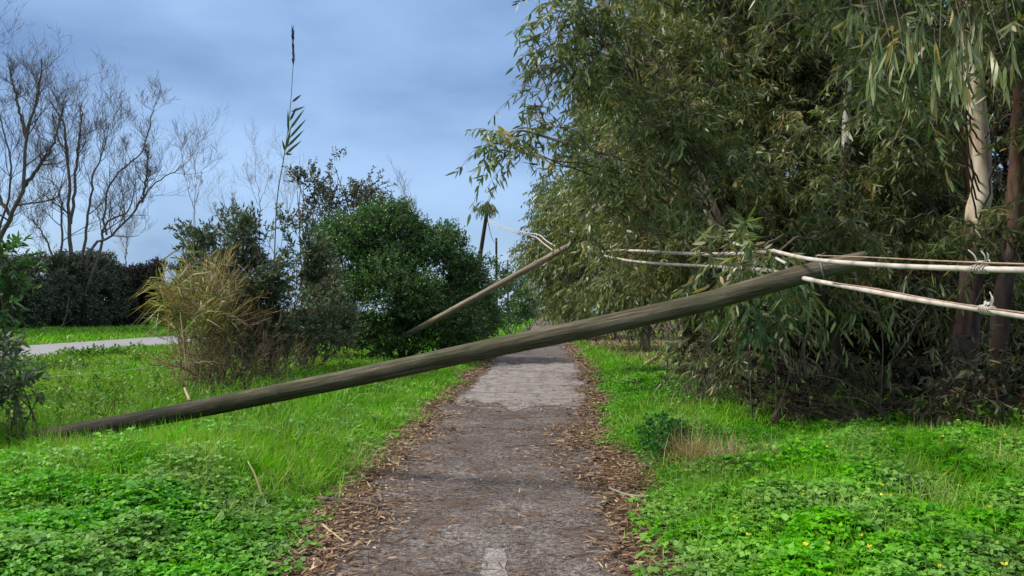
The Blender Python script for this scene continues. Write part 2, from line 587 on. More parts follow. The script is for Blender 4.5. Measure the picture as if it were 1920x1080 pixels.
def pole_mat(name, dark=1.0, butt=-9.0):
    """Weathered round timber: grey grain along the pole, knots, drying cracks and moss stains."""
    m, t, b = principled(name, .85, .2)
    c = node(t, 'ShaderNodeTexCoord')

    def nz_(scale, ns, det, ro=.6):
        mpn = node(t, 'ShaderNodeMapping')
        mpn.inputs['Scale'].default_value = scale
        n = node(t, 'ShaderNodeTexNoise')
        n.inputs['Scale'].default_value = ns
        n.inputs['Detail'].default_value = det
        n.inputs['Roughness'].default_value = ro
        t.links.new(c.outputs['Object'], mpn.inputs['Vector'])
        t.links.new(mpn.outputs['Vector'], n.inputs['Vector'])
        return n
    grain = nz_((14, 14, .7), 3.0, 8, .7)
    r1 = ramp(t, [(.30, (.036 * dark, .027 * dark, .016 * dark)), (.46, (.098 * dark, .080 * dark, .050 * dark)),
                  (.58, (.165 * dark, .143 * dark, .094 * dark)), (.74, (.27 * dark, .24 * dark, .17 * dark))])
    t.links.new(grain.outputs['Fac'], r1.inputs['Fac'])
    moss = nz_((1.5, 1.5, .55), 2.4, 7)
    r2 = ramp(t, [(.46, (0, 0, 0)), (.64, (.75, .75, .75))])
    t.links.new(moss.outputs['Fac'], r2.inputs['Fac'])
    mx1 = node(t, 'ShaderNodeMix', data_type='RGBA')
    mx1.inputs['B'].default_value = (.050 * dark, .060 * dark, .018 * dark, 1)
    t.links.new(r2.outputs['Color'], mx1.inputs['Factor'])
    t.links.new(r1.outputs['Color'], mx1.inputs['A'])
    knot = nz_((3, 3, 1.6), 2.3, 3)
    r3 = ramp(t, [(.64, (0, 0, 0)), (.72, (.8, .8, .8))])
    t.links.new(knot.outputs['Fac'], r3.inputs['Fac'])
    mx2 = node(t, 'ShaderNodeMix', data_type='RGBA')
    mx2.inputs['B'].default_value = (.035, .028, .02, 1)
    t.links.new(r3.outputs['Color'], mx2.inputs['Factor'])
    t.links.new(mx1.outputs['Result'], mx2.inputs['A'])
    ck = nz_((26, 26, .42), 2.0, 3, .5)
    r4 = ramp(t, [(.485, (1, 1, 1)), (.50, (.16, .14, .12)), (.515, (1, 1, 1))])
    t.links.new(ck.outputs['Fac'], r4.inputs['Fac'])
    mk = node(t, 'ShaderNodeMix', data_type='RGBA', blend_type='MULTIPLY')
    mk.inputs['Factor'].default_value = .8
    t.links.new(mx2.outputs['Result'], mk.inputs['A'])
    t.links.new(r4.outputs['Color'], mk.inputs['B'])
    mx2 = mk
    sp = node(t, 'ShaderNodeSeparateXYZ')
    t.links.new(c.outputs['Object'], sp.inputs['Vector'])
    ma = node(t, 'ShaderNodeMath', operation='MULTIPLY_ADD')
    ma.inputs[1].default_value = -2.6
    t.links.new(moss.outputs['Fac'], ma.inputs[0])
    t.links.new(sp.outputs['Z'], ma.inputs[2])
    wet = node(t, 'ShaderNodeMapRange', interpolation_type='SMOOTHSTEP')
    wet.inputs['From Min'].default_value = butt
    wet.inputs['From Max'].default_value = butt + 2.6
    wet.inputs['To Min'].default_value = .30
    wet.inputs['To Max'].default_value = 1.0
    t.links.new(ma.outputs[0], wet.inputs['Value'])
    mw = node(t, 'ShaderNodeMix', data_type='RGBA', blend_type='MULTIPLY')
    mw.inputs['Factor'].default_value = 1
    t.links.new(mx2.outputs['Result'], mw.inputs['A'])
    t.links.new(wet.outputs['Result'], mw.inputs['B'])
    t.links.new(mw.outputs['Result'], b.inputs['Base Color'])
    bp = node(t, 'ShaderNodeBump')
    bp.inputs['Strength'].default_value = .6
    bp.inputs['Distance'].default_value = .012
    t.links.new(grain.outputs['Fac'], bp.inputs['Height'])
    t.links.new(bp.outputs['Normal'], b.inputs['Normal'])
    return m


M['pole'] = pole_mat('weathered_timber', .72, 1.0)
M['pole_dark'] = pole_mat('dark_timber', .45)
M['pole_light'] = noise_mat('tan_timber', [(.3, (.09, .065, .045)), (.5, (.21, .165, .12)), (.7, (.33, .275, .21))], (10, 10, .6), 3, 8, .85, .2, .4)

# ------------------------------------------------------------------ ground, path, road
PY = np.array([-30, 0, 4.4, 8.5, 14, 20, 30, 60, 150, 600.])
PLX = np.array([-2.3, -1.25, -1.24, -1.30, -1.12, -.78, -.40, 1.0, 5.2, 26.])
PRX = np.array([-.2, .72, .74, 1.02, 1.52, 2.0, 2.45, 3.7, 7.9, 29.])


def path_l(y):
    return np.interp(y, PY, PLX)


def path_r(y):
    return np.interp(y, PY, PRX)


def sstep(a, b, x):
    t = np.clip((x - a) / (b - a), 0, 1)
    return t * t * (3 - 2 * t)


WS = Wave(.12, 9)
W1, W2, W3 = Wave(.55, 1), Wave(1.6, 2), Wave(4.5, 3)


def side_dist(x, y):
    """Distance outside the path edge (negative on the path)."""
    return np.maximum(path_l(y) - x, x - path_r(y))


def height(x, y):
    x, y = np.asarray(x, float), np.asarray(y, float)
    s = side_dist(x, y)
    m = sstep(0.0, 1.6, s)
    road = sstep(-15.0, -16.6, x - .03 * y) * (1 - sstep(-24.3, -25.5, x - .03 * y))
    bump = .09 + .05 * W2(x, y) + .06 * W3(x, y) + .02 * W1(x, y)
    bump = bump + .16 * np.exp(-(((x + 2.9) / .9) ** 2 + ((y - 6.4) / 1.3) ** 2)) - .10 * np.exp(-(((x + 5.2) / 1.0) ** 2 + ((y - 7.6) / 1.0) ** 2))
    bump = bump + .10 * np.exp(-(((x - 3.0) / 1.3) ** 2 + ((y - 6.5) / 2.0) ** 2))
    h = m * bump * (1 - road) - .02 * (1 - m) - .05 * road
    return h + .35 * sstep(-25.5, -28, x - .03 * y)


def spaced(lo, hi, n, c, k):
    a = np.arcsinh((lo - c) / k)
    b = np.arcsinh((hi - c) / k)
    return c + k * np.sinh(np.linspace(a, b, n))


gx = spaced(-900, 900, 340, 0, 3.0)
gy = spaced(-40, 1800, 330, 6, 4.0)
GX, GY = np.meshgrid(gx, gy)
GV = np.stack([GX, GY, height(GX, GY)], -1).reshape(-1, 3)
ii = (np.arange(len(gy) - 1)[:, None] * len(gx) + np.arange(len(gx) - 1)[None]).reshape(-1, 1)
mb = MB()
mb.add(GV, None, ii + [0, 1, len(gx) + 1, len(gx)])


def under_trees(x, y):
    """1 where dead leaves cover the soil under the trees on the right."""
    e = np.interp(y, [0, 6, 8.5, 10, 14, 18, 30, 60, 200], [7.5, 7.0, 5.6, 3.9, 3.3, 3.4, 3.0, 4.2, 9.5])
    return sstep(-.3, .7, x - e)


m, t, b = principled('soil_and_turf', .95, .1)
geo = node(t, 'ShaderNodeNewGeometry')
n1 = node(t, 'ShaderNodeTexNoise')
n1.inputs['Scale'].default_value = 5
n1.inputs['Detail'].default_value = 8
t.links.new(geo.outputs['Position'], n1.inputs['Vector'])
rg = ramp(t, [(.3, (.020, .055, .010)), (.5, (.040, .115, .014)), (.7, (.075, .165, .022))])
rb = ramp(t, [(.3, (.025, .017, .011)), (.5, (.065, .042, .025)), (.72, (.14, .095, .055))])
t.links.new(n1.outputs['Fac'], rg.inputs['Fac'])
t.links.new(n1.outputs['Fac'], rb.inputs['Fac'])
at = node(t, 'ShaderNodeAttribute', attribute_name='bare')
mxg = node(t, 'ShaderNodeMix', data_type='RGBA')
t.links.new(at.outputs['Fac'], mxg.inputs['Factor'])
t.links.new(rg.outputs['Color'], mxg.inputs['A'])
t.links.new(rb.outputs['Color'], mxg.inputs['B'])
t.links.new(mxg.outputs['Result'], b.inputs['Base Color'])
bp = node(t, 'ShaderNodeBump')
bp.inputs['Strength'].default_value = .6
bp.inputs['Distance'].default_value = .05
t.links.new(n1.outputs['Fac'], bp.inputs['Height'])
t.links.new(bp.outputs['Normal'], b.inputs['Normal'])
M['ground'] = m
ground = kind(mb.build('ground', M['ground'], smooth=True), 'structure')
s_ = side_dist(GV[:, 0], GV[:, 1])
bare = np.maximum(under_trees(GV[:, 0], GV[:, 1]), 1 - sstep(.1, .6, s_ + .15 * W1(GV[:, 0], GV[:, 1])))
a_ = ground.data.attributes.new('bare', 'FLOAT', 'POINT')
a_.data.foreach_set('value', bare.astype(np.float32))

# path
m, t, b = principled('old_asphalt', .88, .25)
geo = node(t, 'ShaderNodeNewGeometry')


def pn(scale, det, mapscale=(1, 1, 1), ro=.6):
    mm = node(t, 'ShaderNodeMapping')
    mm.inputs['Scale'].default_value = mapscale
    n = node(t, 'ShaderNodeTexNoise')
    n.inputs['Scale'].default_value = scale
    n.inputs['Detail'].default_value = det
    n.inputs['Roughness'].default_value = ro
    t.links.new(geo.outputs['Position'], mm.inputs['Vector'])
    t.links.new(mm.outputs['Vector'], n.inputs['Vector'])
    return n


na = pn(1.3, 6)
ra = ramp(t, [(.3, (.108, .091, .083)), (.5, (.168, .147, .138)), (.7, (.25, .224, .213))])
t.links.new(na.outputs['Fac'], ra.inputs['Fac'])
vo = node(t, 'ShaderNodeTexVoronoi')
vo.inputs['Scale'].default_value = 75
t.links.new(geo.outputs['Position'], vo.inputs['Vector'])
rv = ramp(t, [(0, (1.65, 1.6, 1.55)), (.35, (.95, .95, .95)), (.8, (.42, .40, .38))])
t.links.new(vo.outputs['Distance'], rv.inputs['Fac'])
mu = node(t, 'ShaderNodeMix', data_type='RGBA', blend_type='MULTIPLY')
mu.inputs['Factor'].default_value = .75
t.links.new(ra.outputs['Color'], mu.inputs['A'])
t.links.new(rv.outputs['Color'], mu.inputs['B'])
nb = pn(26, 4, (1, 1, 1), .7)
rbb = ramp(t, [(.42, (.35, .28, .24)), (.56, (1, 1, 1)), (.68, (1.5, 1.42, 1.35))])
t.links.new(nb.outputs['Fac'], rbb.inputs['Fac'])
mu2 = node(t, 'ShaderNodeMix', data_type='RGBA', blend_type='MULTIPLY')
mu2.inputs['Factor'].default_value = .85
t.links.new(mu.outputs['Result'], mu2.inputs['A'])
t.links.new(rbb.outputs['Color'], mu2.inputs['B'])
nd = pn(2.2, 7, (1, 1, 1), .65)
rd = ramp(t, [(.50, (0, 0, 0)), (.62, (.7, .7, .7))])
t.links.new(nd.outputs['Fac'], rd.inputs['Fac'])
mu3 = node(t, 'ShaderNodeMix', data_type='RGBA')
mu3.inputs['B'].default_value = (.075, .050, .036, 1)
t.links.new(rd.outputs['Color'], mu3.inputs['Factor'])
t.links.new(mu2.outputs['Result'], mu3.inputs['A'])
t.links.new(mu3.outputs['Result'], b.inputs['Base Color'])
bp = node(t, 'ShaderNodeBump')
bp.inputs['Strength'].default_value = .7
bp.inputs['Distance'].default_value = .012
t.links.new(vo.outputs['Distance'], bp.inputs['Height'])
bp.invert = True
t.links.new(bp.outputs['Normal'], b.inputs['Normal'])
M['path'] = m


def strip(ys, lx, rx, z, nx=6):
    V = []
    for y, a, c in zip(ys, lx, rx):
        for k in range(nx + 1):
            V.append((a + (c - a) * k / nx, y, z))
    q = []
    for i in range(len(ys) - 1):
        for k in range(nx):
            o = i * (nx + 1) + k
            q.append((o, o + 1, o + nx + 2, o + nx + 1))
    mb = MB()
    mb.add(np.array(V), None, q)
    return mb


ys = np.concatenate([np.linspace(-25, 2, 30), np.linspace(2.1, 30, 240), np.linspace(30.5, 400, 120)])
wl = .10 * W1(ys * 2, 3.0) + .05 * np.sin(ys * 7)
wr = .10 * W1(ys * 2, 9.0) + .05 * np.sin(ys * 6 + 1)
path = kind(strip(ys, path_l(ys) + .05 + wl, path_r(ys) - .05 + wr, .004).build('path', M['path']), 'structure')

# the lighter resurfaced slab in the path, and the crack lines in it
M['slab'] = noise_mat('pale_patch_asphalt', [(.3, (.135, .116, .108)), (.5, (.200, .176, .167)), (.72, (.28, .25, .24))],
                      nscale=3.5, detail=9, rough=.85, bump=.5, bscale=60, bdist=.01, coord='Object')
ysl = np.linspace(12.4, 22.5, 50)
smb = strip(ysl, path_l(ysl) + .20 + .07 * W1(ysl * 3, 1.), path_r(ysl) - .16 + .07 * W1(ysl * 3, 5.), .008, 40)

v_ = smb.V[0]
we = np.maximum(1 - (v_[:, 1] - 12.4) / 1.2, 0) + np.maximum(1 - (22.5 - v_[:, 1]) / 1.2, 0)
v_[:, 1] += we * (.8 * W1(v_[:, 0] * 2.5, 2.) + .45 * WS(v_[:, 0], 1.) + .25 * WS(v_[:, 0] * 2.3, 4.))
slab = kind(smb.build('path_patch', M['slab']), 'structure')
M['crack'] = noise_mat('crack_soil', [(.3, (.018, .014, .011)), (.7, (.05, .038, .03))], nscale=8, bump=0)
mb = MB()
cr = np.random.default_rng(31)
for (y0, x0, x1) in ((14.2, -1.0, .5), (12.35, -1.1, 1.45), (17.5, -.8, 1.6), (9.9, -1.0, .2), (8.6, -.1, .9), (10.9, -.3, 1.1), (15.6, .2, 1.5)):
    n = 26
    x = np.linspace(x0, x1, n)
    y = y0 + np.cumsum(cr.normal(size=n) * .028)
    w = np.abs(.012 + cr.normal(size=n) * .006)
    V = np.concatenate([np.stack([x, y - w, np.full(n, .013)], 1), np.stack([x, y + w, np.full(n, .013)], 1)])
    k = np.arange(n - 1)[:, None]
    mb.add(V, None, k + [0, 1, n + 1, n])
kind(mb.build('path_cracks', M['crack']), 'structure')

# faded pale mark at the bottom of the picture
mm_, t, b = principled('worn_white_paint', .85, .2)
tcn = node(t, 'ShaderNodeTexCoord')
n1 = node(t, 'ShaderNodeTexNoise')
n1.inputs['Scale'].default_value = 55
n1.inputs['Detail'].default_value = 6
t.links.new(tcn.outputs['Object'], n1.inputs['Vector'])
r1 = ramp(t, [(.42, (.13, .112, .106)), (.54, (.21, .19, .182)), (.70, (.30, .275, .265))])
t.links.new(n1.outputs['Fac'], r1.inputs['Fac'])
t.links.new(r1.outputs['Color'], b.inputs['Base Color'])
M['paint'] = mm_
ysm = np.linspace(3.6, 4.93, 24)
jl = np.random.default_rng(5).normal(size=24) * .008
kind(strip(ysm, -.185 + .015 * (ysm - 4) + jl, -.03 - .01 * (ysm - 4) + jl[::-1], .009, 2).build('path_marking', M['paint']), 'structure')

# road beyond the verge
M['road'] = noise_mat('road_asphalt', [(.3, (.17, .165, .17)), (.7, (.26, .25, .255))], nscale=2.0, detail=8, rough=.8, bump=.2,
                      bscale=40)
ysr = np.linspace(-40, 400, 60)
kind(strip(ysr, -24.1 + .03 * ysr, -16.9 + .03 * ysr, -.03).build('road', M['road']), 'structure')

# ------------------------------------------------------------------ fallen poles
def pole(name, label, pts, r0, r1, mat, n=60, sides=20, group=None):
    pts = np.asarray(pts, float)
    c = smooth_line(pts, n)
    ax = Vector(c[-1] - c[0]).normalized()
    rot = ax.to_track_quat('Z', 'Y')
    o0 = Vector(c[0])
    inv = rot.inverted()
    loc = np.array([inv @ (Vector(p) - o0) for p in c])
    w = np.random.default_rng(abs(hash(label)) % 1000 if False else int(r0 * 1e5) + n)
    an = np.arange(sides) * 2 * math.pi / sides
    V, q = [], []
    for i, p in enumerate(loc):
        r = r0 + (r1 - r0) * i / (n - 1)
        rr = r * (1 + .018 * np.sin(an * 2 + i * .11) + .012 * np.sin(an * 3 - i * .23) + w.normal() * .008)
        for a, q_ in zip(an, rr):
            V.append((p[0] + q_ * math.cos(a), p[1] + q_ * math.sin(a), p[2]))
    for i in range(n - 1):
        for k in range(sides):
            q.append((i * sides + k, i * sides + (k + 1) % sides, (i + 1) * sides + (k + 1) % sides, (i + 1) * sides + k))
    V += [tuple(loc[0]), tuple(loc[-1] + np.array([0, 0, .01]))]
    tr = []
    for k in range(sides):
        tr.append((len(V) - 2, (k + 1) % sides, k))
        tr.append((len(V) - 1, (n - 1) * sides + k, (n - 1) * sides + (k + 1) % sides))
    mb = MB()
    mb.add(np.array(V), tr, q)
    o = mb.build(name, mat, smooth=True)
    o.rotation_mode = 'QUATERNION'
    o.rotation_quaternion = rot
    o.location = o0
    bpy.context.view_layer.update()
    return tag(o, label, 'utility pole', group or 'utility poles along the path'), rot, o0


def y_pole(px):
    return 1.0 / (1 / 8.5 + (px - 20) / 1595.0 * (1 / 5.5 - 1 / 8.5))


pp = [P(px, py, y_pole(px)) for px, py in ((-40, 842), (20, 831), (200, 799), (360, 769), (500, 741), (720, 696), (900, 657), (1100, 616),
                                          (1300, 572), (1450, 530), (1540, 505), (1625, 487))]
main_pole, rot1, o1 = pole('utility_pole', 'long grey wooden utility pole fallen slantwise across the path',
                           pp, .101, .068, M['pole'])


def local_child(name, mbuild, mat, par, smooth=True):
    """Child whose vertices were given in world space, under a rotated thing."""
    o = mbuild.build(name, mat, smooth=smooth)
    o.parent = par
    o.matrix_parent_inverse = par.matrix_world.inverted()
    return o


# hook and insulator fittings at the fallen tip
mb = MB()
a_ = P(1528, 500, 5.62)
tube(mb, [a_, a_ + [0, -.02, .06], a_ + [.012, -.03, .085], a_ + [.035, -.03, .08], a_ + [.038, -.02, .055]], .006, .005, 14, 6)
local_child('hook', mb, M['steel'], main_pole)
mb = MB()
c0 = P(1524, 512, 5.55)
ax1 = unit(pp[-1] - pp[-2])
e1 = unit(np.cross(ax1, [0, 0, 1.]))
e2 = np.cross(ax1, e1)
an = np.linspace(0, 2 * math.pi, 22)
ring = np.array([pp[-2] + (.074) * (e1 * math.cos(a) + e2 * math.sin(a)) for a in an])
tubes(mb, ring[None], np.full((1, 22), .007), 5)
local_child('band', mb, M['steel'], main_pole)

p2a, p2b = P(690, 668, 22.8), P(1066, 462, 17.0)
pole2, rot2, o2 = pole('utility_pole', 'second fallen pole leaning out of the big green bush above the path', [p2a, p2b], .095, .07,
                       M['pole_light'], 40, 14)
p3 = [P(890, 560, 34.5), P(898, 495, 34.3), P(913, 398, 34)]
pole('utility_pole', 'leaning dark pole with a broken leafy branch caught on its top', p3, .11, .085, M['pole_dark'], 24, 10)
pole('utility_pole', 'thin upright pole farther off, right of the leaning one with the leafy top',
     [P(931, 580, 62), P(930.5, 446, 62)], .12, .09, M['pole_dark'], 16, 8)
pole('utility_pole', 'tiny distant pole nearest the end of the path', [P(952.5, 580, 95), P(952, 487, 95)], .13, .10, M['pole_dark'], 12, 8)

# the broken leafy branch on the leaning pole
rg_ = np.random.default_rng(44)
root = P(911, 388, 34)
t_ = thing('broken_branch', 'broken leafy branch drooping from the top of the leaning pole', 'branch', root)
lm, tm = MB(), MB()
rr = np.repeat(root[None], 34, 0) + rg_.normal(size=(34, 3)) * .12
DD = rsphere(34, rg_) * [1, 1, .35] + [0, 0, .4]
sprays(lm, tm, rr, DD, rg_.uniform(.35, .62, 34), 9, .26, .05, .9, 1.3, .35, rng=rg_, tw=.012)
tube(tm, [root, root + [.25, 0, .5], root + [.5, .1, 1.2]], .02, .008, 8, 4)
lm.build('foliage', M['euc'], t_)
tm.build('branches', M['twig'], t_)

# ------------------------------------------------------------------ cables
def sag_line(a, b, sag, n=30):
    t_ = np.linspace(0, 1, n)[:, None]
    p = a * (1 - t_) + b * t_
    p[:, 2] -= sag * 4 * (t_ * (1 - t_))[:, 0]
    return p


def cable_thing(label, pts, r, mat, n=70, sides=10, cat='cable', name='cable', group=None):
    mb = MB()
    c = smooth_line(pts, n)
    w = np.random.default_rng(len(label))
    tubes(mb, c[None], (r * (1 + w.normal(size=n) * .02))[None], sides, .5, True)
    o = mb.build(name, mat, smooth=True)
    return tag(o, label, cat, group or ('wires of the fallen line' if cat == 'wire' else 'cables of the fallen line')), c


def binding(par, c, r, turns=5, seed=1, fray=3):
    """Cord wound round the cable with frayed ends, centred on the middle point of c."""
    mid = c[len(c) // 2]
    ax = unit(c[len(c) // 2 + 1] - c[len(c) // 2 - 1])
    e1 = unit(np.cross(ax, [0, 0, 1.]))
    e2 = np.cross(e1, ax)
    w = np.random.default_rng(seed)
    mb = MB()
    n = turns * 12
    a = np.linspace(0, turns * 2 * math.pi, n)
    s = np.linspace(-.045, .045, n) + w.normal(size=n) * .002
    pts = mid + ax * s[:, None] + (e1 * np.cos(a)[:, None] + e2 * np.sin(a)[:, None]) * (r * 1.22)
    tubes(mb, pts[None], np.full((1, n), .004), 5)
    for k in range(fray):
        st = mid + ax * w.uniform(-.04, .04) + e2 * r
        up = e2 * w.uniform(.03, .085) + ax * w.uniform(-.05, .05) + e1 * w.uniform(-.03, .03)
        tube(mb, [st, st + up * .6 + ax * .02, st + up], .004, .0025, 8, 5)
    # knot lump
    for k in range(3):
        st = mid + e2 * (r + .006) + ax * w.uniform(-.02, .02)
        d = unit(w.normal(size=3))
        tube(mb, [st - d * .016, st + e2 * .014, st + d * .016], .006, .006, 8, 6)
    ob = mb.build('binding', M['cord'], smooth=True)
    ob.parent = par
    return ob


# near span: from the fallen tip past the right of the camera (next pole behind the camera)
ca = [P(1452, 471, 6.1), P(1520, 486, 5.3), P(1650, 497, 4.35), P(1790, 503, 3.75), P(1925, 506, 3.3), P(2250, 508, 2.6)]
capts = ca
cableA, cA = cable_thing('thick cream cable, upper of the two running right from the fallen pole tip', ca, .0150, M['cable'])
iA = int(np.argmin(np.abs(960 + F_PX * cA[:, 0] / cA[:, 1] - 1842)))
binding(cableA, cA[iA - 3:iA + 4], .0155, 5, 3, 4)
cb = [P(1526, 526, 5.35), P(1600, 540, 4.75), P(1720, 562, 4.1), P(1840, 580, 3.6), P(1930, 594, 3.25), P(2250, 640, 2.5)]
cableB, cB = cable_thing('thick cream cable, lower of the two, sloping down to the right edge', cb, .0155, M['cable'])
iB = int(np.argmin(np.abs(960 + F_PX * cB[:, 0] / cB[:, 1] - 1852)))
binding(cableB, cB[iB - 3:iB + 4], .016, 6, 9, 3)
wa = [P(1530, 479, 5.6), P(1620, 482, 4.55), P(1760, 489, 3.85), P(1925, 495, 3.28), P(2250, 499, 2.58)]
cable_thing('thin rusty wire just above the upper cream cable', wa, .0042, M['wire'], 50, 6, 'wire', 'wire')
wb = [P(1560, 530, 5.0), P(1640, 541, 4.5), P(1740, 560, 4.0), P(1840, 576, 3.58), P(1930, 588, 3.23), P(2250, 634, 2.48)]
cable_thing('thin rusty wire lying along the lower cream cable', wb, .0042, M['wire'], 50, 6, 'wire', 'wire')
# span between the two fallen poles
tip2 = P(1058, 462, 17.0)
cu = [P(1046, 466, 16.9), P(1078, 470, 15.3), P(1125, 472, 13.4), P(1185, 470, 11.6), P(1300, 476, 8.9), P(1400, 475, 7.0), P(1452, 471, 6.1)]
cable_thing('cream cable running back through the leaves from the fallen tip, upper strand', cu[2:], .020, M['cable'], 60, 8)
cl_ = [P(1100, 462, 15.8), P(1130, 478, 13.2), P(1175, 488, 11.5), P(1230, 494, 10.2), P(1285, 497, 9.2), P(1420, 505, 6.9), P(1526, 526, 5.35)]
cable_thing('cream cable running back through the leaves from the fallen tip, lower strand', cl_, .018, M['cable'], 60, 8)
cable_thing('short loose cream cable end hanging beside the second fallen pole tip',
            [P(1090, 455, 16.2), P(1096, 470, 16.1), P(1101, 482, 16)], .02, M['cable'], 16, 6)
cable_thing('short loose cream cable end by the leaves left of the upper cable',
            [P(1455, 484, 6.0), P(1466, 490, 5.9), P(1474, 494, 5.85)], .012, M['cable'], 12, 6)
# beyond the second pole: to the leaning pole
pt3 = P(914, 412, 34)
cable_thing('pale cable sagging from the leaning pole to the second fallen tip, upper strand',
            [pt3, P(950, 427, 27), P(985, 436, 23), P(1010, 440, 20.5), P(1025, 452, 18.8), P(1042, 462, 17.4)], .016, M['cable'], 40, 6)
cable_thing('pale cable sagging from the leaning pole to the second fallen tip, lower strand',
            [pt3 - np.array([0, 0, .12]), P(950, 431, 27), P(990, 441, 23), P(1005, 445, 20.5), P(1020, 457, 18.9), P(1036, 469, 17.5)], .016,
            M['cable'], 40, 6)
pt4 = P(930.5, 450, 62)
cable_thing('thin line strung between the leaning pole and the farther upright pole',
            sag_line(pt3, pt4, .5, 12), .018, M['wire'], 30, 4, 'wire', 'wire')
# pale wire lying in the grass, left
g0, g1, g2 = P(95, 706, 13.0), P(180, 700, 13.2), P(268, 690, 13.6)
cable_thing('thin pale wire strung through the tall grass left of the reeds', [g0, g1, g2, P(300, 686, 13.8)], .005, M['cord'], 24, 5, 'wire', 'wire')

# ------------------------------------------------------------------ trees and plants
def grow(mb, p, d, length, r, level, rng, maxlev, up=.25, kids=(3, 5), spread=.75, sides=5):
    """A bare branch and its children."""
    n = 5
    pts = [np.array(p)]
    dd = unit(np.array(d, float))
    for i in range(n - 1):
        dd = unit(dd + rng.normal(size=3) * .13 + np.array([0, 0, up * .25]))
        pts.append(pts[-1] + dd * length / (n - 1))
    pts = np.array(pts)
    c = smooth_line(pts, 7)
    tubes(mb, c[None], np.linspace(r, r * .5, 7)[None], sides if level < 2 else 3)
    if level >= maxlev:
        return
    k = rng.integers(kids[0], kids[1] + 1)
    for j in range(k):
        t_ = rng.uniform(.3, 1.0) if j else 1.0
        q = pts[min(int(t_ * (n - 1)), n - 1)]
        nd = unit(dd * 1.0 + rsphere(1, rng)[0] * spread + np.array([0, 0, up]))
        grow(mb, q, nd, length * rng.uniform(.55, .82), max(r * .6 * rng.uniform(.8, 1.1), .008), level + 1, rng, maxlev, up, kids,
             spread, sides)


def bare_tree(label, limbs, y, seed, r0, mat, maxlev=3, sub=6, klen=.32, rmin=.012, name='bare_tree', up=.35, group=None):
    """limbs: pixel polylines (the first starts at the base)."""
    rng = np.random.default_rng(seed)
    base = P(limbs[0][0][0], limbs[0][0][1], y)
    base[2] = float(height(base[0], base[1])) - .1
    root = thing(name, label, 'tree', base, group or 'bare trees on the left')
    tm, bm = MB(), MB()
    for li, pl in enumerate(limbs):
        pts, dep = [], 0.0
        sl = rng.uniform(-.35, .35)
        for k, (px, py) in enumerate(pl):
            pts.append(P(px, py, y * (1 + .0) + sl * k * 1.2))
        pts = np.array(pts)
        if li == 0 or pl[0][1] > 440:
            pts = np.vstack([base + np.array([rng.uniform(-.3, .3), rng.uniform(-.3, .3), 0]), pts])
        ln = np.linalg.norm(np.diff(pts, axis=0), axis=1).sum()
        c = smooth_line(pts, 24)
        c[1:-1] += rng.normal(size=(22, 3)) * .04
        rr0 = r0 * (1 if li == 0 else rng.uniform(.5, .75))
        rad = np.linspace(rr0, max(rr0 * .22, rmin), 24)
        tubes(tm, c[None], rad[None], 7)
        for j in range(sub):
            i = int(rng.uniform(.3, 1.0) * 23)
            tan = unit(c[min(i + 1, 23)] - c[i - 1])
            nd = unit(tan + rsphere(1, rng)[0] * 1.0 + np.array([0, 0, up * .4]))
            grow(bm, c[i], nd, ln * klen * rng.uniform(.45, .8) * (1.1 - .4 * i / 23), max(rad[i] * .5, rmin), 1, rng, maxlev, up,
                 (2, 4), .95, 4)
    tm.build('trunk', mat, root, smooth=True)
    bm.build('branches', mat, root)
    return root


bare_tree('tall bare tree cut off by the left edge, its crown above the hedge',
          [[(-5, 470), (20, 405), (45, 350), (50, 250), (70, 190), (78, 110)],
           [(-60, 480), (-70, 300), (-50, 160), (-40, 60)],
           [(45, 350), (75, 310), (100, 270), (118, 200)],
           [(50, 260), (30, 180), (15, 120)],
           [(-5, 470), (20, 340), (8, 250), (-10, 190)],
           [(20, 405), (-20, 330), (-50, 250)]], 48, 3, .18, M['bark_bare'], 5, 12, .24, .011)
bare_tree('wide bare tree of many grey stems standing behind the hedge',
          [[(132, 475), (130, 400), (128, 300), (118, 235), (95, 190)],
           [(115, 475), (116, 395), (105, 350), (75, 330)],
           [(155, 475), (165, 400), (175, 330), (190, 290), (205, 230)],
           [(132, 420), (140, 330), (150, 250), (155, 190)],
           [(170, 470), (205, 445), (250, 400), (280, 355), (310, 330), (345, 310)],
           [(200, 440), (195, 395), (215, 330), (265, 285), (285, 220), (290, 205)],
           [(265, 380), (275, 330), (275, 270)],
           [(95, 470), (70, 425), (50, 405)],
           [(185, 478), (200, 420), (240, 395), (255, 340)]], 50, 8, .155, M['bark_bare'], 5, 12, .26, .011)
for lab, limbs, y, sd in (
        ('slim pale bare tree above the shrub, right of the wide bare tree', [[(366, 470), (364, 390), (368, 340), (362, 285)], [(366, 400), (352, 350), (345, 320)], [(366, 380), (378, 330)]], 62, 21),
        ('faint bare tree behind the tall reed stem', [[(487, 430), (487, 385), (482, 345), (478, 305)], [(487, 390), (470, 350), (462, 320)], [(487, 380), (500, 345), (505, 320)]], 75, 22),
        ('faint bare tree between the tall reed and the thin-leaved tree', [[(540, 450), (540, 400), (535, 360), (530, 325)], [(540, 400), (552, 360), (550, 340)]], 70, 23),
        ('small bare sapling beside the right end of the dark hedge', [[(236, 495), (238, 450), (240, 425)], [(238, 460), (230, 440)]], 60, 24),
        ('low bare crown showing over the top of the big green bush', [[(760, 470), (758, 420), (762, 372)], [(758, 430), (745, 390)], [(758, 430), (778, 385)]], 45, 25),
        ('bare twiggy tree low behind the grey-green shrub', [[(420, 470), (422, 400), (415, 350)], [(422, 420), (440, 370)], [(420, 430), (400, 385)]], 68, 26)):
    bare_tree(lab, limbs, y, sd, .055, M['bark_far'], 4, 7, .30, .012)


PLANT_K = 2.4


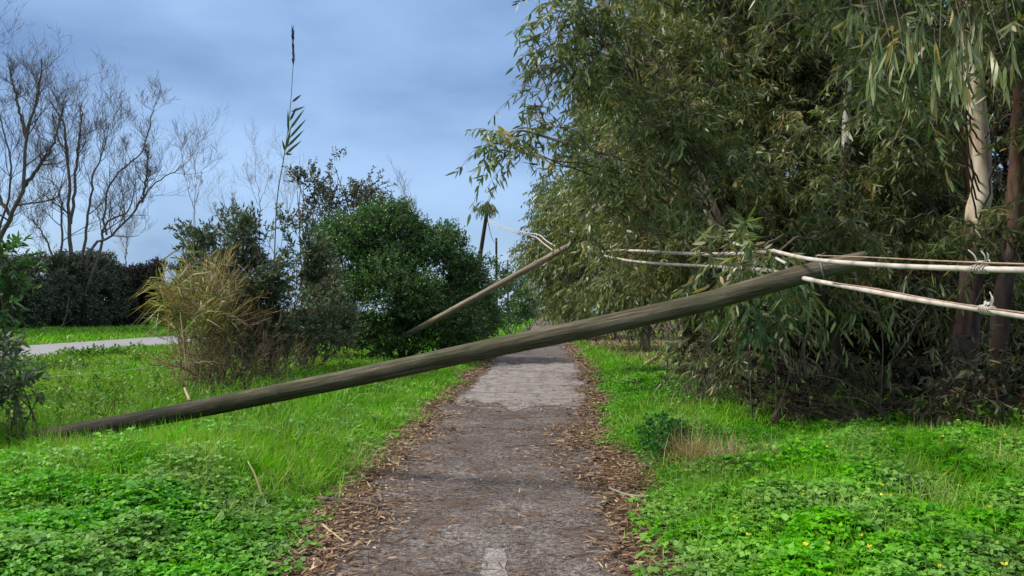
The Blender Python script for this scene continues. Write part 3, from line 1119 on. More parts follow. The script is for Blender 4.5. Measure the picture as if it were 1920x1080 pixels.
def plant(name, label, cat, blobs, mat, seed, dens, L, n, ll, lw, droop, down, spread, along=.6, stems=6, twig=M['twig'],
          form='quad', thr=-.25, csc=.5, base=None, upb=.4, tw=.005, shell=.55, sr=.03, group=None, parts=('foliage', 'branches')):
    """A shrub: stems from its base into its lobes, leafy shoots filling the lobes."""
    rng = np.random.default_rng(seed)
    B = np.array(blobs)
    if base is None:
        cx, cy = B[:, 0].mean(), B[:, 1].mean()
        base = np.array([cx, cy, float(height(cx, cy))])
    root = thing(name, label, cat, base, group)
    lm, tm = MB(), MB()
    pos, d, bi = fill(blobs, dens * PLANT_K, rng, shell, Wave(csc, seed + 5), thr)
    print(name, seed, len(pos), 'shoots')
    ok = pos[:, 2] > height(pos[:, 0], pos[:, 1]) + .05
    pos, d, bi = pos[ok], d[ok], bi[ok]
    D = unit(d + [0, 0, upb] + rng.normal(size=d.shape) * .35)
    sprays(lm, tm, pos, D, rng.uniform(.6 * L, 1.3 * L, len(pos)), n, ll, lw, droop, down, spread, along, form, rng, tw)
    for b in blobs:
        c = np.array(b[:3])
        for j in range(max(1, stems // len(blobs))):
            e = c + rsphere(1, rng)[0] * np.array(b[3:6]) * .7
            s0 = base + rng.normal(size=3) * [.12, .12, 0]
            m_ = (s0 + e) / 2 + rng.normal(size=3) * .12 * np.linalg.norm(e - s0)
            m_[2] = max(m_[2], s0[2] + .1)
            tube(tm, [s0 - [0, 0, .1], m_, e], sr, sr * .3, 10, 5)
    lm.build(parts[0], mat, root)
    tm.build(parts[1], twig, root)
    return root


# --- left: hedges beyond the road
hb = []
rngh = np.random.default_rng(61)
for px in range(-260, 215, 24):
    yy = 1400 * 28 / (960 - px) * 1.06
    zt = rngh.uniform(476, 496)
    hb.append(blob(px, (zt + 622) / 2, yy, 34, (622 - zt) / 2, 2.0))
plant('hedge', 'long grey-green hedge on the far side of the road', 'hedge', hb, M['hedge'], 62, 50, .45, 9, .18, .075, .0, .1, .7,
      stems=20, base=np.array([hb[8][0], hb[8][1], .3]), upb=.2, shell=.4, tw=.01, csc=.8)
hb = []
for px in range(215, 345, 20):
    yy = 1400 * 28 / (960 - px) * 1.05
    zt = rngh.uniform(490, 505)
    hb.append(blob(px, (zt + 622) / 2, yy, 28, (622 - zt) / 2, 2.0))
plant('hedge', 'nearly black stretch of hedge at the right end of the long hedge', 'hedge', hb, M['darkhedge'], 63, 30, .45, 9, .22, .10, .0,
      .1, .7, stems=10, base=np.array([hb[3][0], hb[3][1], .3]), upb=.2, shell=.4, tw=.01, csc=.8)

# --- left: thin-leaved tree, big bush, receding bushes
plant('small_tree', 'thin-leaved tree with visible twigs rising behind the big green bush', 'tree',
      [blob(585, 345, 28, 34, 26), blob(640, 320, 28.5, 32, 26), blob(690, 350, 28, 28, 26), blob(610, 400, 28, 40, 34), blob(670, 395, 28, 40, 36),
       blob(640, 360, 28, 40, 30), blob(560, 345, 28, 16, 20)],
      M['sparse'], 71, 36, .5, 10, .14, .065, .05, .1, .8, stems=40, thr=-.05, csc=.45, base=np.array([-6.4, 28, .1]), tw=.012, sr=.04, upb=.5,
      parts=('crown', 'branches'))
plant('bush', 'big rounded dark green bush left of the path', 'bush',
      [blob(660, 470, 22.5, 66, 68), blob(735, 452, 23, 70, 66), blob(800, 480, 23.5, 66, 66), blob(850, 535, 24, 60, 62), blob(640, 560, 22, 62, 80),
       blob(730, 570, 22, 90, 95), blob(820, 600, 23, 80, 70), blob(880, 590, 25, 50, 50), blob(640, 500, 22, 50, 60), blob(760, 420, 23, 40, 34),
       blob(690, 425, 23, 36, 34),
       blob(640, 430, 22.5, 16, 18), blob(715, 398, 23, 18, 18), blob(800, 420, 23.5, 20, 22), blob(850, 465, 24, 20, 22), blob(595, 500, 22, 18, 30), blob(885, 520, 24.5, 22, 24), blob(610, 610, 21.5, 24, 24)],
      M['bush'], 72, 120, .38, 11, .095, .045, .0, .05, .85, stems=24, thr=-.28, csc=.45, base=np.array([-3.4, 22.8, .1]))
for i, (px, py, y, rx, ry, lab) in enumerate((
        (908, 552, 34, 50, 60, 'mid green bush at the foot of the leaning pole'),
        (955, 562, 45, 42, 40, 'dark bush in the row left of the path, behind the leaning pole'),
        (988, 570, 62, 30, 27, 'low dark bush far along the left of the path'),
        (1008, 574, 85, 14, 18, 'last small bush where the path disappears'))):
    bb = [blob(px, py, y, rx, ry), blob(px - rx * .6, py + 8, y, rx * .7, ry * .8), blob(px + rx * .5, py + ry * .3, y + 1, rx * .7, ry * .7)]
    b0 = np.array([bb[0][0], bb[0][1], .0])
    plant('bush', lab, 'bush', bb, M['bush'] if i < 2 else M['shrub'], 80 + i, 40 / (1 + .5 * i), .5, 10, .15, .07, 0, .05, .8, stems=6, base=b0,
          csc=.6)

# --- left: grey-green shrub, reeds, dry brush
plant('shrub', 'grey-green upright shrub behind the yellow reeds', 'shrub',
      [blob(420, 430, 16, 48, 42), blob(490, 440, 16, 52, 45), blob(400, 500, 15.6, 40, 60), blob(470, 530, 15.5, 66, 75), blob(545, 510, 16.5, 45, 65),
       blob(530, 590, 16, 66, 62), blob(600, 600, 17, 50, 60), blob(440, 400, 16, 24, 22),
       blob(510, 420, 16.2, 34, 30), blob(560, 480, 16.5, 44, 44), blob(590, 540, 16.8, 44, 50), blob(370, 440, 16, 26, 30), blob(470, 600, 15.4, 70, 60)],
      M['shrub'], 90, 190, .34, 12, .115, .034, .05, -.1, .8, along=.8, stems=40, thr=-.2, csc=.4, base=np.array([-5.2, 16, .1]), form='long',
      upb=.45, sr=.014)
plant('shrub', 'dull olive shrub between the reeds and the big green bush', 'shrub',
      [blob(590, 570, 18.5, 45, 70), blob(560, 630, 17.5, 50, 40), blob(625, 625, 18.5, 50, 45)],
      M['sparse'], 91, 70, .34, 9, .09, .035, .05, .1, .7, stems=16, thr=-.2, csc=.4, base=np.array([-5.0, 18, .1]))

# reed clump
rng = np.random.default_rng(95)
rbase = P(372, 742, 13.2)
rbase[2] = float(height(rbase[0], rbase[1]))
rc = thing('reed_clump', 'clump of yellowing reeds with dry canes and arching leaves', 'reeds', rbase)
lm, cm = MB(), MB()
for i in range(48):
    px = rng.uniform(282, 448)
    s0 = rbase + np.array([(rng.normal() * .20), rng.normal() * .3, -.05])
    if i == 0:
        s0 = P(353, 742, 12.2)
        top = P(338, 585, 12.4)
    else:
        top = P(px, rng.uniform(448, 590) + abs(px - 365) * .25, 13.2 + rng.normal() * .5)
    mid = s0 * .5 + top * .5 + rng.normal(size=3) * .08
    r = rng.uniform(.007, .012) if i else .012
    tube(cm, [s0, mid, top], r, r * .55, 10, 5)
    c = smooth_line([s0, mid, top], 20)
    if i == 0:
        continue
    nl = 19
    t_ = rng.uniform(.62, 1, nl) ** .8
    pos = c[(t_ * 19).astype(int)]
    dd = rsphere(nl, rng) * [.9, .9, .3] + [-.12, -.15, .65]
    leaves(lm, pos, dd, rng.uniform(.25, .62, nl), rng.uniform(.018, .032, nl), rng.uniform(.3, 1.2, nl),
           np.clip(rng.normal(size=nl) * .25 + .48 - .35 * (rng.uniform() > .55), 0, 1), 'blade', rng, fold=0)
lm.build('leaves', M['reed'], rc)
cm.build('canes', M['cane'], rc)

# the one tall reed with a plume
ts = [P(515, 470, 15.8), P(520, 370, 15.6), P(533, 290, 15.4), P(543, 215, 15.3), P(549, 130, 15.2), P(550, 95, 15.2)]
tb = np.array([ts[0][0] - .1, ts[0][1] + .1, .1])
tr_ = thing('tall_reed', 'single tall reed with green side leaves and a dark plume against the sky', 'reed', tb)
cm, lm, pm = MB(), MB(), MB()
tube(cm, [tb - [0, 0, .15]] + ts, .016, .005, 40, 6)
for (px, py, ex, ey) in ((534, 290, 566, 262), (536, 278, 572, 242), (540, 262, 574, 222), (541, 246, 572, 202), (543, 228, 556, 200),
                         (545, 210, 572, 198), (547, 192, 566, 176), (541, 250, 538, 205), (536, 282, 545, 240), (534, 288, 548, 290), (535, 285, 528, 262)):
    a, b = P(px, py, 15.3), P(ex, ey, 15.3 + rng.uniform(-.2, .2))
    leaves(lm, a[None], (b - a)[None], np.linalg.norm(b - a), .05, .12, rng.uniform(), 'long', rng, face=np.array([[0, 1., .1]]))
pl0, pl1 = P(550, 125, 15.2), P(549, 58, 15.2)
npl = 150
tt = rng.uniform(0, 1, npl)[:, None]
pos = pl0 * (1 - tt) + pl1 * tt
leaves(pm, pos, (pl1 - pl0)[None] * .35 + rsphere(npl, rng) * .06, rng.uniform(.10, .2, npl), .012, 0, rng.uniform(0, 1, npl), 'long', rng)
cm.build('stem', M['greycane'], tr_)
lm.build('leaf', M['reed_green'], tr_)
pm.build('plume', M['plume'], tr_)

plant('dry_brush', 'brown dead brush at the foot of the reeds behind the fallen pole', 'brush',
      [blob(440, 700, 12.5, 60, 45), blob(500, 700, 12.5, 50, 40), blob(390, 715, 12.2, 45, 25), blob(545, 700, 12.6, 30, 30), blob(470, 650, 13.2, 60, 44)],
      M['brush'], 97, 70, .5, 7, .18, .010, .10, .0, .42, along=1.0, stems=50, twig=M['twig'], form='long', thr=-.5, base=np.array([-4.9, 12.6, .1]), sr=.012, upb=.9, csc=.25)
plant('dry_brush', 'straw-coloured dead stems tangled in front of the grey-green shrub', 'brush',
      [blob(420, 590, 13.0, 30, 60), blob(390, 560, 13.0, 30, 50), blob(360, 640, 12.8, 26, 80), blob(385, 690, 12.5, 30, 50), blob(345, 700, 12.6, 20, 40)],
      M['dry'], 98, 42, .6, 7, .26, .014, .12, .0, .42, along=1.1, stems=24, twig=M['cane'], form='long', thr=-.3, base=np.array([-5.2, 13.0, .1]), sr=.010, upb=.9, csc=.25)

# left edge shrubs
plant('shrub', 'dark broad-leaved shrub at the left edge above the road', 'shrub',
      [blob(-25, 510, 11, 48, 50), blob(2, 560, 11, 32, 22), blob(-40, 590, 11, 52, 40), blob(-80, 520, 11, 60, 90), blob(20, 480, 11, 16, 16)],
      M['bush'], 101, 60, .32, 9, .15, .05, .2, .2, .7, stems=12, thr=-.1, base=np.array([-8.0, 11.0, .1]), csc=.4, form='long')
plant('shrub', 'low dark shrub at the left edge by the butt of the fallen pole', 'shrub',
      [blob(5, 745, 8.6, 55, 60), blob(-40, 720, 8.6, 60, 90), blob(35, 770, 8.6, 38, 45), blob(-10, 680, 8.8, 50, 40), blob(60, 735, 8.6, 25, 22)],
      M['shrub'], 102, 120, .26, 9, .12, .036, .3, .3, .6, stems=12, thr=-.1, base=np.array([-5.7, 8.7, .05]), csc=.3, form='long', sr=.012)


# --- right: eucalyptus trees
EUC_K = 5.6


def euc(label, trunk, y, r0, blobs, seed, dens=24, L=.6, n=16, ll=.17, lw=.026, mat='euc', bark='euc_bark', limbs=None, droop=.55, thr=-.15,
        csc=.55, name='eucalyptus_tree', group=None, limb_r=.045, down=.55, spread=.8, cut=None, shell=.8, twig_every=5, hang=None):
    """Trunk (pixel polyline), limbs into the crown lobes, drooping sprays of long narrow leaves."""
    rng = np.random.default_rng(seed)
    yy = [y] * len(trunk) if np.isscalar(y) else y
    tp = np.array([P(a, b, q) for (a, b), q in zip(trunk, yy)])
    base = tp[0].copy()
    base[2] = float(height(base[0], base[1])) - .05
    tp[0] = base
    root = thing(name, label, 'tree', base, group or 'eucalyptus trees on the right of the path')
    tm, lm, bm = MB(), MB(), MB()
    nt_ = 40
    c = smooth_line(tp, nt_)
    c[1:] += np.cumsum(rng.normal(size=(nt_ - 1, 3)) * .006, 0)
    rad = np.linspace(r0, r0 * .62, nt_)
    rad[0] *= 1.35
    rad[1] *= 1.12
    rad *= 1 + rng.normal(size=nt_) * .03
    tubes(tm, c[None], rad[None], 14)
    nodes = [c[6:]]
    for pl in (limbs or []):
        q = smooth_line([P(*v) for v in pl], 24)
        nodes.append(q)
        tubes(tm, q[None], np.linspace(limb_r, limb_r * .25, 24)[None], 7)
    for b in blobs:
        cc = np.array(b[:3])
        i = rng.integers(nt_ // 3, nt_)
        dist = np.linalg.norm(c - cc, axis=1) + np.abs(c[:, 2] - (cc[2] - .3 * np.linalg.norm(c - cc, axis=1))) * .7
        i = min(max(int(np.argmin(dist)) + int(rng.integers(-3, 4)), 4), nt_ - 1)
        a = c[i]
        mid = a * .5 + cc * .5 + np.array([0, 0, .12 * np.linalg.norm(cc - a)]) + rng.normal(size=3) * min(.05 * np.linalg.norm(cc - a), .12)
        q = smooth_line([a, mid, cc], 16)
        q[1:-1] += rng.normal(size=(14, 3)) * .02
        rl = min(limb_r, rad[i] * .6) * .62
        tubes(bm, q[None], np.linspace(rl, rl * .3, 16)[None], 5)
        nodes.append(q)
    nodes = np.concatenate(nodes)
    pos, d, bi = fill(blobs, dens * EUC_K, rng, shell, Wave(csc * .85, seed + 3), thr + .12, zmin=.3)
    print(name, seed, len(pos), 'sprays')
    if cut is not None:
        k = ~cut(pos)
        pos, d = pos[k], d[k]
    D = unit(d * [1, 1, .5] + [0, 0, .1] + rng.normal(size=d.shape) * .35)
    sprays(lm, bm, pos, D, rng.uniform(.45 * L, 1.25 * L, len(pos)), n, ll * .84, lw * 1.08, droop, down, spread, .45, 'long', rng, .0045)
    if hang is not None:      # single long-leaved sprays hanging nearest the camera
        hp_ = np.array([P(*v) for v in hang])
        top_ = hp_ + np.array([0, .3, 1.1]) + rng.normal(size=hp_.shape) * .1
        tt_ = np.linspace(0, 1, 8)[None, :, None]
        tubes(bm, top_[:, None] * (1 - tt_) + hp_[:, None] * tt_, np.full((len(hp_), 8), .0035), 4)
        hr = np.repeat(hp_, 2, 0) + rng.normal(size=(2 * len(hp_), 3)) * .03
        sprays(lm, bm, hr, rng.normal(size=hr.shape) * .3 + [0, 0, -.8], rng.uniform(.15, .32, len(hr)), 7, .19, .021, .3, 1.6, .32, .45, 'long',
               rng, .0025, curl=.2, huebias=rng.uniform(.6, 1, len(hr)))
    # twigs joining sprays to the limbs
    sel = np.arange(0, len(pos), twig_every)
    e = pos[sel]
    near = np.empty_like(e)
    for s in range(0, len(e), 400):
        dd = ((e[s:s + 400, None, :] - nodes[None]) ** 2).sum(-1)
        near[s:s + 400] = nodes[dd.argmin(1)]
    mid = near * .5 + e * .5 + rng.normal(size=e.shape) * .08
    mid[:, 2] += .1 * np.linalg.norm(e - near, axis=1)
    if cut is not None:
        ok_ = ~(cut(mid) | cut(near * .75 + e * .25) | cut(near * .25 + e * .75))
        near, mid, e = near[ok_], mid[ok_], e[ok_]
    t_ = np.linspace(0, 1, 6)[None, :, None]
    C = near[:, None] * (1 - t_) ** 2 + 2 * mid[:, None] * t_ * (1 - t_) + e[:, None] * t_ ** 2
    tubes(bm, C, np.linspace(.010, .004, 6)[None] * np.ones((len(e), 1)), 3)
    tm.build('trunk', M[bark], root, smooth=True)
    bm.build('branches', M['twig'], root)
    lm.build('crown', M[mat], root)
    return root


def gap(pos):
    """The opening in the crown where the thick pale trunk shows."""
    px = 960 + F_PX * pos[:, 0] / pos[:, 1]
    py = HORIZON - F_PX * (pos[:, 2] - EYE) / pos[:, 1]
    return (px > 1725) & (px < 1930) & (py > 60) & (py < 385) & (pos[:, 1] < 10.6)


def gap_both(pos):
    """As gap, and a partly open strip where the slender white stem shows between the leaves."""
    px = 960 + F_PX * pos[:, 0] / pos[:, 1]
    py = HORIZON - F_PX * (pos[:, 2] - EYE) / pos[:, 1]
    thin = (px > 1552) & (px < 1632) & (py > 15) & (py < 290) & (pos[:, 1] < 12.4)
    return gap(pos) | (thin & (np.random.default_rng(12).uniform(size=len(pos)) < .85))


# the tree whose limb hangs over the path
euc('eucalyptus leaning over the path, its leafy limb drooping against the sky',
    [(1420, 700), (1380, 520), (1290, 300), (1190, 165), (1145, 90), (1120, -80), (1110, -260)], [12.5, 12.4, 12.0, 11.5, 11.3, 11, 10.8], .13,
    [blob(1090, 30, 9.0, 60, 60), blob(1045, 60, 8.6, 30, 60), blob(1100, 120, 9.0, 50, 60), blob(1055, 150, 8.5, 34, 42), blob(1010, 145, 8.3, 16, 24),
     blob(962, 195, 8.0, 24, 18), blob(1000, 215, 8.2, 32, 30), blob(938, 262, 8.0, 20, 20), blob(1050, 240, 8.6, 40, 60), blob(975, 285, 8.1, 20, 28),
     blob(1040, 310, 8.6, 30, 36), blob(1110, 250, 9.4, 60, 80), blob(1110, 360, 9.8, 52, 60), blob(1170, 60, 10, 80, 80), blob(1180, 190, 10.5, 70, 80),
     blob(1150, -90, 9.5, 140, 90), blob(1080, 420, 10.5, 30, 40),
     blob(1240, 250, 9.8, 80, 90), blob(1260, 110, 9.8, 80, 80), blob(1330, 330, 10.2, 70, 80), blob(1115, 455, 10.8, 26, 30), blob(1330, 180, 10, 70, 80), blob(1140, 430, 11, 40, 36), blob(1148, 470, 11.2, 26, 22), blob(1150, 478, 11.3, 24, 18), blob(1150, 470, 11.0, 26, 22),
     blob(1080, -10, 9.2, 60, 60), blob(1075, 70, 8.9, 46, 50), blob(1130, 60, 9.2, 60, 60), blob(1085, 190, 8.8, 44, 44), blob(1150, 160, 9.6, 56, 60), blob(1140, 330, 10, 50, 50), blob(1300, 260, 10.0, 60, 60), blob(1215, 380, 10, 50, 50)],
    201, 30, .5, 13, .165, .025, limbs=[[(1340, 400, 12.3), (1220, 320, 10.8), (1120, 285, 9.6), (1040, 262, 8.6), (975, 245, 8.1), (940, 270, 8.0)],
                                        [(1160, 110, 11.4), (1110, 100, 10), (1060, 110, 8.9), (1010, 130, 8.3)]], bark='euc_bark', thr=-.1, csc=.35, limb_r=.032)
# dense khaki tree in the middle of the mass
euc('dense khaki eucalyptus in the middle of the leafy wall', [(1390, 720), (1380, 500), (1370, 250), (1360, -50), (1350, -300)], 14.5, .16,
    [blob(1230, 120, 13, 90, 110), blob(1330, 60, 13.5, 110, 110), blob(1290, 230, 13, 110, 110), blob(1400, 200, 13.5, 110, 120), blob(1210, 330, 13, 90, 100),
     blob(1320, 370, 12.8, 110, 110), blob(1420, 330, 13, 100, 120), blob(1240, 460, 13, 90, 80), blob(1350, 490, 12.5, 110, 80), blob(1450, 60, 14, 110, 130),
     blob(1300, -120, 14, 200, 130), blob(1480, 440, 12.8, 80, 90), blob(1180, 520, 14, 70, 60)],
    202, 26, .55, 14, .165, .027, 'euc_brown', thr=-.2, csc=.5)
# white slender trunk
euc('slender white-barked eucalyptus, its pale stem broken up by leaves', [(1560, 720), (1572, 500), (1584, 280), (1592, 100), (1600, -150), (1600, -350)], 12.2, .075,
    [blob(1500, 120, 13.2, 80, 100), blob(1540, 300, 13.3, 90, 110), blob(1660, 250, 13, 60, 110), blob(1520, 440, 13, 90, 80), blob(1620, 430, 13.2, 80, 90),
     blob(1560, -40, 11.5, 110, 80), blob(1500, 30, 10.5, 70, 60), blob(1395, 462, 6.4, 40, 26), blob(1310, 478, 8.0, 26, 26), blob(1355, 492, 7.3, 40, 20), blob(1425, 492, 6.3, 30, 20), blob(1180, 440, 10.6, 30, 26), blob(1420, 400, 8.6, 60, 50), blob(1440, 330, 9.5, 80, 80), blob(1350, 420, 9, 60, 50), blob(1570, 345, 10.8, 44, 50), blob(1575, 470, 10.6, 60, 60), blob(1500, 250, 11, 60, 60), blob(1540, 560, 11.2, 60, 60)],
    203, 26, .55, 14, .17, .026, 'euc', 'white_bark', thr=-.15, csc=.5, cut=gap_both)
# big trunk, right
euc('thick peeling eucalyptus trunk at the right with a pale lit side', [(1800, 720), (1812, 600), (1832, 420), (1838, 330), (1830, 150), (1828, -60), (1835, -400)], 10.2,
    .165,
    [blob(1700, 30, 7.0, 90, 90), blob(1820, 20, 6.5, 80, 80),  blob(1900, 60, 6.8, 80, 120), blob(1690, 130, 7.4, 60, 90), blob(1760, 60, 8.2, 80, 130),
     blob(1900, 330, 10.5, 50, 120), blob(1760, 250, 11.4, 80, 110), blob(1720, 380, 11.6, 70, 90), blob(1960, 200, 9, 100, 180), blob(1780, -140, 8, 260, 120),
     blob(1620, 40, 7.6, 60, 70), blob(1700, 440, 12, 110, 70), blob(1740, 430, 9.6, 60, 50), blob(1850, 440, 9.3, 70, 46), blob(1640, 420, 9.8, 70, 60), blob(1720, 190, 10.8, 44, 100),
     blob(1900, 470, 9.2, 70, 50), blob(1560, 420, 10, 60, 60), blob(1720, 300, 11.5, 60, 80), blob(1600, -160, 7, 200, 110), blob(1350, -230, 8, 220, 130), blob(1700, 520, 11, 120, 60), blob(1850, 540, 11.2, 110, 70)],  # lobes above the view are added to shade the hollow
    204, 24, .6, 14, .20, .026, 'euc', thr=-.1, csc=.45, cut=gap_both, limb_r=.022,
    hang=[(1668, 70, 4.6), (1690, 60, 4.9), (1650, 40, 5.2), (1755, 45, 4.4), (1762, 90, 4.7), (1805, 60, 4.5), (1822, 70, 4.8), (1845, 20, 5), (1905, 30, 4.3), (1595, 10, 5.4),
          (1720, 20, 5.2), (1780, 10, 4.9), (1880, 100, 5.4), (1640, 90, 6.0), (1700, 130, 6.2)])
euc('reddish eucalyptus trunk leaning inward at the right edge', [(1868, 720), (1880, 560), (1905, 400), (1915, 250), (1920, 50), (1930, -300)], 9.4, .11,
    [blob(1960, 60, 9, 120, 200), blob(2000, 330, 9.5, 90, 180), blob(2060, 100, 8, 200, 250), blob(1985, -150, 9, 200, 150)],
    205, 18, .6, 14, .19, .027, 'euc', 'red_bark', thr=-.1, cut=gap)
euc('reddish twin trunk in the dark hollow beside the thick pale trunk', [(1770, 720), (1790, 640), (1815, 520), (1818, 400), (1800, 150), (1790, -200)], 10.9, .10,
    [blob(1660, 330, 12.5, 80, 130), blob(1700, 200, 12.5, 90, 120), blob(1850, 250, 13, 90, 160), blob(1640, 100, 13, 100, 120)],
    206, 20, .6, 13, .18, .028, 'euc_shaded', 'red_bark', thr=-.15, cut=gap)
# trees of the row, receding
for i, (tx, y, bl, lab) in enumerate((
        (1300, 19, [(1180, 300, 18, 80, 120), (1130, 420, 18.5, 60, 90), (1240, 180, 19, 100, 150), (1180, 520, 18, 90, 70), (1280, 420, 19, 110, 150), (1260, 560, 18.5, 80, 50),
                    (1330, 50, 20, 150, 160)],
         'first eucalyptus of the row receding behind the second fallen tip'),
        (1210, 27, [(1090, 430, 27, 60, 70), (1130, 350, 28, 60, 90), (1110, 530, 27, 66, 60), (1180, 450, 28, 70, 110), (1190, 560, 28, 60, 50), (1160, 250, 29, 80, 120)],
         'second eucalyptus of the row, bushy down to the ground'),
        (1150, 40, [(1040, 420, 40, 42, 50), (1010, 455, 41, 26, 30), (1060, 370, 42, 50, 50), (1060, 500, 40, 50, 60), (1090, 560, 40, 50, 40), (1100, 450, 42, 50, 80)],
         'olive eucalyptus of the row reaching out over the far path'),
        (1105, 60, [(1010, 490, 60, 34, 34), (1040, 540, 60, 30, 50), (985, 468, 62, 18, 16), (1060, 500, 62, 40, 70)],
         'brownish far eucalyptus of the row, low over the path'),
        (1085, 90, [(1050, 555, 90, 22, 38), (1072, 540, 92, 28, 46), (1032, 560, 95, 8, 24)],
         'farthest eucalyptus of the row where the path ends'),
        (1020, 130, [(1025, 572, 130, 22, 20), (1050, 570, 135, 24, 24), (1000, 578, 135, 18, 14)],
         'hazy clump of trees closing the end of the path'))):
    sc_ = y / 14.0
    euc(lab, [(tx, 640), (tx, 450 if i < 5 else 580), (tx - 10, 250 if i < 3 else (480 if i < 5 else 570)), (tx - 10, 150 if i < 3 else (440 if i < 5 else 555))], y, .17, [blob(*v) for v in bl], 210 + i, [14, 11, 8, 5.0, 2.2, 1.4][i], .6 * sc_ ** .5, 13,
        .18 * sc_ ** .35, .036 * sc_ ** .5, 'euc_brown' if i % 2 else 'euc', thr=-.3, csc=.6 * sc_ ** .5, down=.6, spread=.65, twig_every=6)

# undergrowth
plant('eucalyptus_sapling', 'leafy young eucalyptus bush under the fallen pole at the edge of the wall', 'bush',
      [blob(1300, 660, 12, 55, 60), blob(1370, 640, 11.8, 70, 70), blob(1290, 720, 11.5, 45, 45), blob(1350, 710, 11.0, 60, 50), blob(1420, 590, 11.5, 60, 60), blob(1330, 580, 12, 60, 50),
       blob(1400, 740, 10.6, 50, 34), blob(1450, 660, 11, 50, 80)],
      M['euc'], 230, 60, .42, 11, .13, .022, .5, .7, .6, stems=26, thr=-.25, csc=.35, base=np.array([2.9, 11.5, .1]), form='long', sr=.012)
plant('eucalyptus_sapling', 'bluish broad-leaved sapling just below the fallen pole tip', 'bush',
      [blob(1430, 560, 9.2, 46, 60), blob(1400, 520, 9.4, 40, 40), blob(1460, 610, 9.2, 36, 50)],
      M['bush'], 231, 50, .38, 10, .16, .04, .5, .8, .5, stems=4, thr=-.2, csc=.3, base=np.array([3.1, 9.4, .1]), form='long', sr=.012)
plant('dry_brush', 'rusty dead leaves and twigs hanging in the middle of the hollow', 'brush',
      [blob(1520, 640, 9.8, 40, 50), blob(1490, 700, 9.8, 50, 50), blob(1560, 720, 9.8, 50, 50)],
      M['euc_brown'], 232, 60, .4, 9, .15, .022, .5, .9, .5, stems=16, thr=-.1, csc=.3, base=np.array([3.9, 9.9, .1]), form='long')
plant('dry_brush', 'tangle of brown dead twigs at the foot of the trees above the clover', 'brush',
      [blob(1480, 765, 9.4, 60, 44), blob(1580, 765, 9.2, 80, 52), blob(1690, 765, 9.0, 90, 54), blob(1800, 780, 8.9, 90, 44), blob(1900, 785, 8.7, 80, 44), blob(1420, 755, 10, 40, 34)],
      M['brush_shaded'], 233, 110, .34, 8, .14, .022, .2, .3, .8, stems=60, thr=-.3, csc=.3, base=np.array([4.8, 9.2, .1]), form='long', sr=.009)
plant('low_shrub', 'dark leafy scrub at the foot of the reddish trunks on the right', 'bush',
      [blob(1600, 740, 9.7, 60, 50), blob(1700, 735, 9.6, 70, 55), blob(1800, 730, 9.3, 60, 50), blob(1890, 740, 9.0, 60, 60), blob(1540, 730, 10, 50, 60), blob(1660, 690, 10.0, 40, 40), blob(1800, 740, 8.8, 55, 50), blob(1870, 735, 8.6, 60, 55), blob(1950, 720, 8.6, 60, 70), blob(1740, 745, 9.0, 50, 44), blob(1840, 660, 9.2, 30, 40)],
      M['euc_shaded'], 234, 55, .36, 10, .13, .028, .4, .5, .7, stems=20, thr=-.05, csc=.3, base=np.array([5.2, 9.8, .1]), form='long', sr=.010)
for i, (px, y, w, lab) in enumerate(((1480, 15.5, 130, 'dark understory thicket deep behind the rusty brush'),
                                     (1680, 14.5, 140, 'dark understory thicket deep behind the reddish twin trunk'),
                                     (1880, 13.5, 150, 'dark understory thicket deep behind the right edge trunk'),
                                     (2100, 12.0, 160, 'unseen understory thicket added beyond the right edge to block light'))):  # last thicket is out of view, added to block light
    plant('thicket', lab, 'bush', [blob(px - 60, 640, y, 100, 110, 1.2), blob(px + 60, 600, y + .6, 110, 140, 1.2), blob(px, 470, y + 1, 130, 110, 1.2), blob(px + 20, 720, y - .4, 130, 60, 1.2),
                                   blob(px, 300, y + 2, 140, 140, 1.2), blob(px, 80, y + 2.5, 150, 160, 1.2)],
          M['euc_shaded'], 240 + i, 26, .6, 13, .24, .06, .3, .5, .7, stems=18, thr=-.5, csc=.5, form='quad', sr=.03)

# hanging dead twigs in the hollow
rng = np.random.default_rng(260)
tw_ = thing('hanging_twigs', 'bare vine-like twigs hanging in the dark hollow at the right', 'twigs', P(1700, 760, 9.2))
mb = MB()
for pl in ([(1560, 470), (1640, 500), (1690, 560), (1730, 640), (1760, 760)], [(1850, 600), (1842, 640), (1855, 690), (1850, 760)], [(1842, 660), (1800, 690), (1770, 720)],
           [(1680, 500), (1700, 545), (1720, 590), (1700, 640), (1660, 690)], [(1690, 590), (1715, 600), (1745, 560)], [(1530, 540), (1540, 620), (1535, 740)],
           [(1640, 560), (1655, 640), (1650, 790)], [(1625, 690), (1622, 790)], [(1425, 690), (1458, 720), (1460, 812)], [(1700, 520), (1760, 600), (1765, 720)],
           [(1880, 640), (1870, 700), (1900, 780)], [(1600, 500), (1625, 580), (1690, 650)]):
    y = rng.uniform(8.9, 9.7)
    pts = [P(a, b, y + rng.uniform(-.2, .2)) for a, b in pl]
    tube(mb, pts, .009, .004, 24, 5)
mb.build('twigs', M['twig'], tw_)
lm = MB()
hp = np.array([P(a, b, 9.0) for a, b in ((1685, 560), (1725, 500), (1620, 590), (1600, 600), (1750, 830), (1735, 650), (1820, 800), (1550, 600), (1530, 560), (1690, 515), (1665, 680))])
sprays(lm, None, np.repeat(hp, 2, 0) + rng.normal(size=(22, 3)) * .05, rsphere(22, rng) * .5 + [0, 0, -.3], .25, 6, .18, .026, .5, 1.2, .4, rng=rng)
lm.build('leaves', M['euc'], tw_)

# pale stub post in the far verge, right of the path
mb = MB()
tube(mb, [P(1284, 640, 17), P(1284, 576, 17)], .065, .06, 10, 10, cap=True, wob=.03)
tag(mb.build('post', M['euc_bark'], smooth=True), 'short pale post half hidden under the fallen pole, right of the path', 'post')

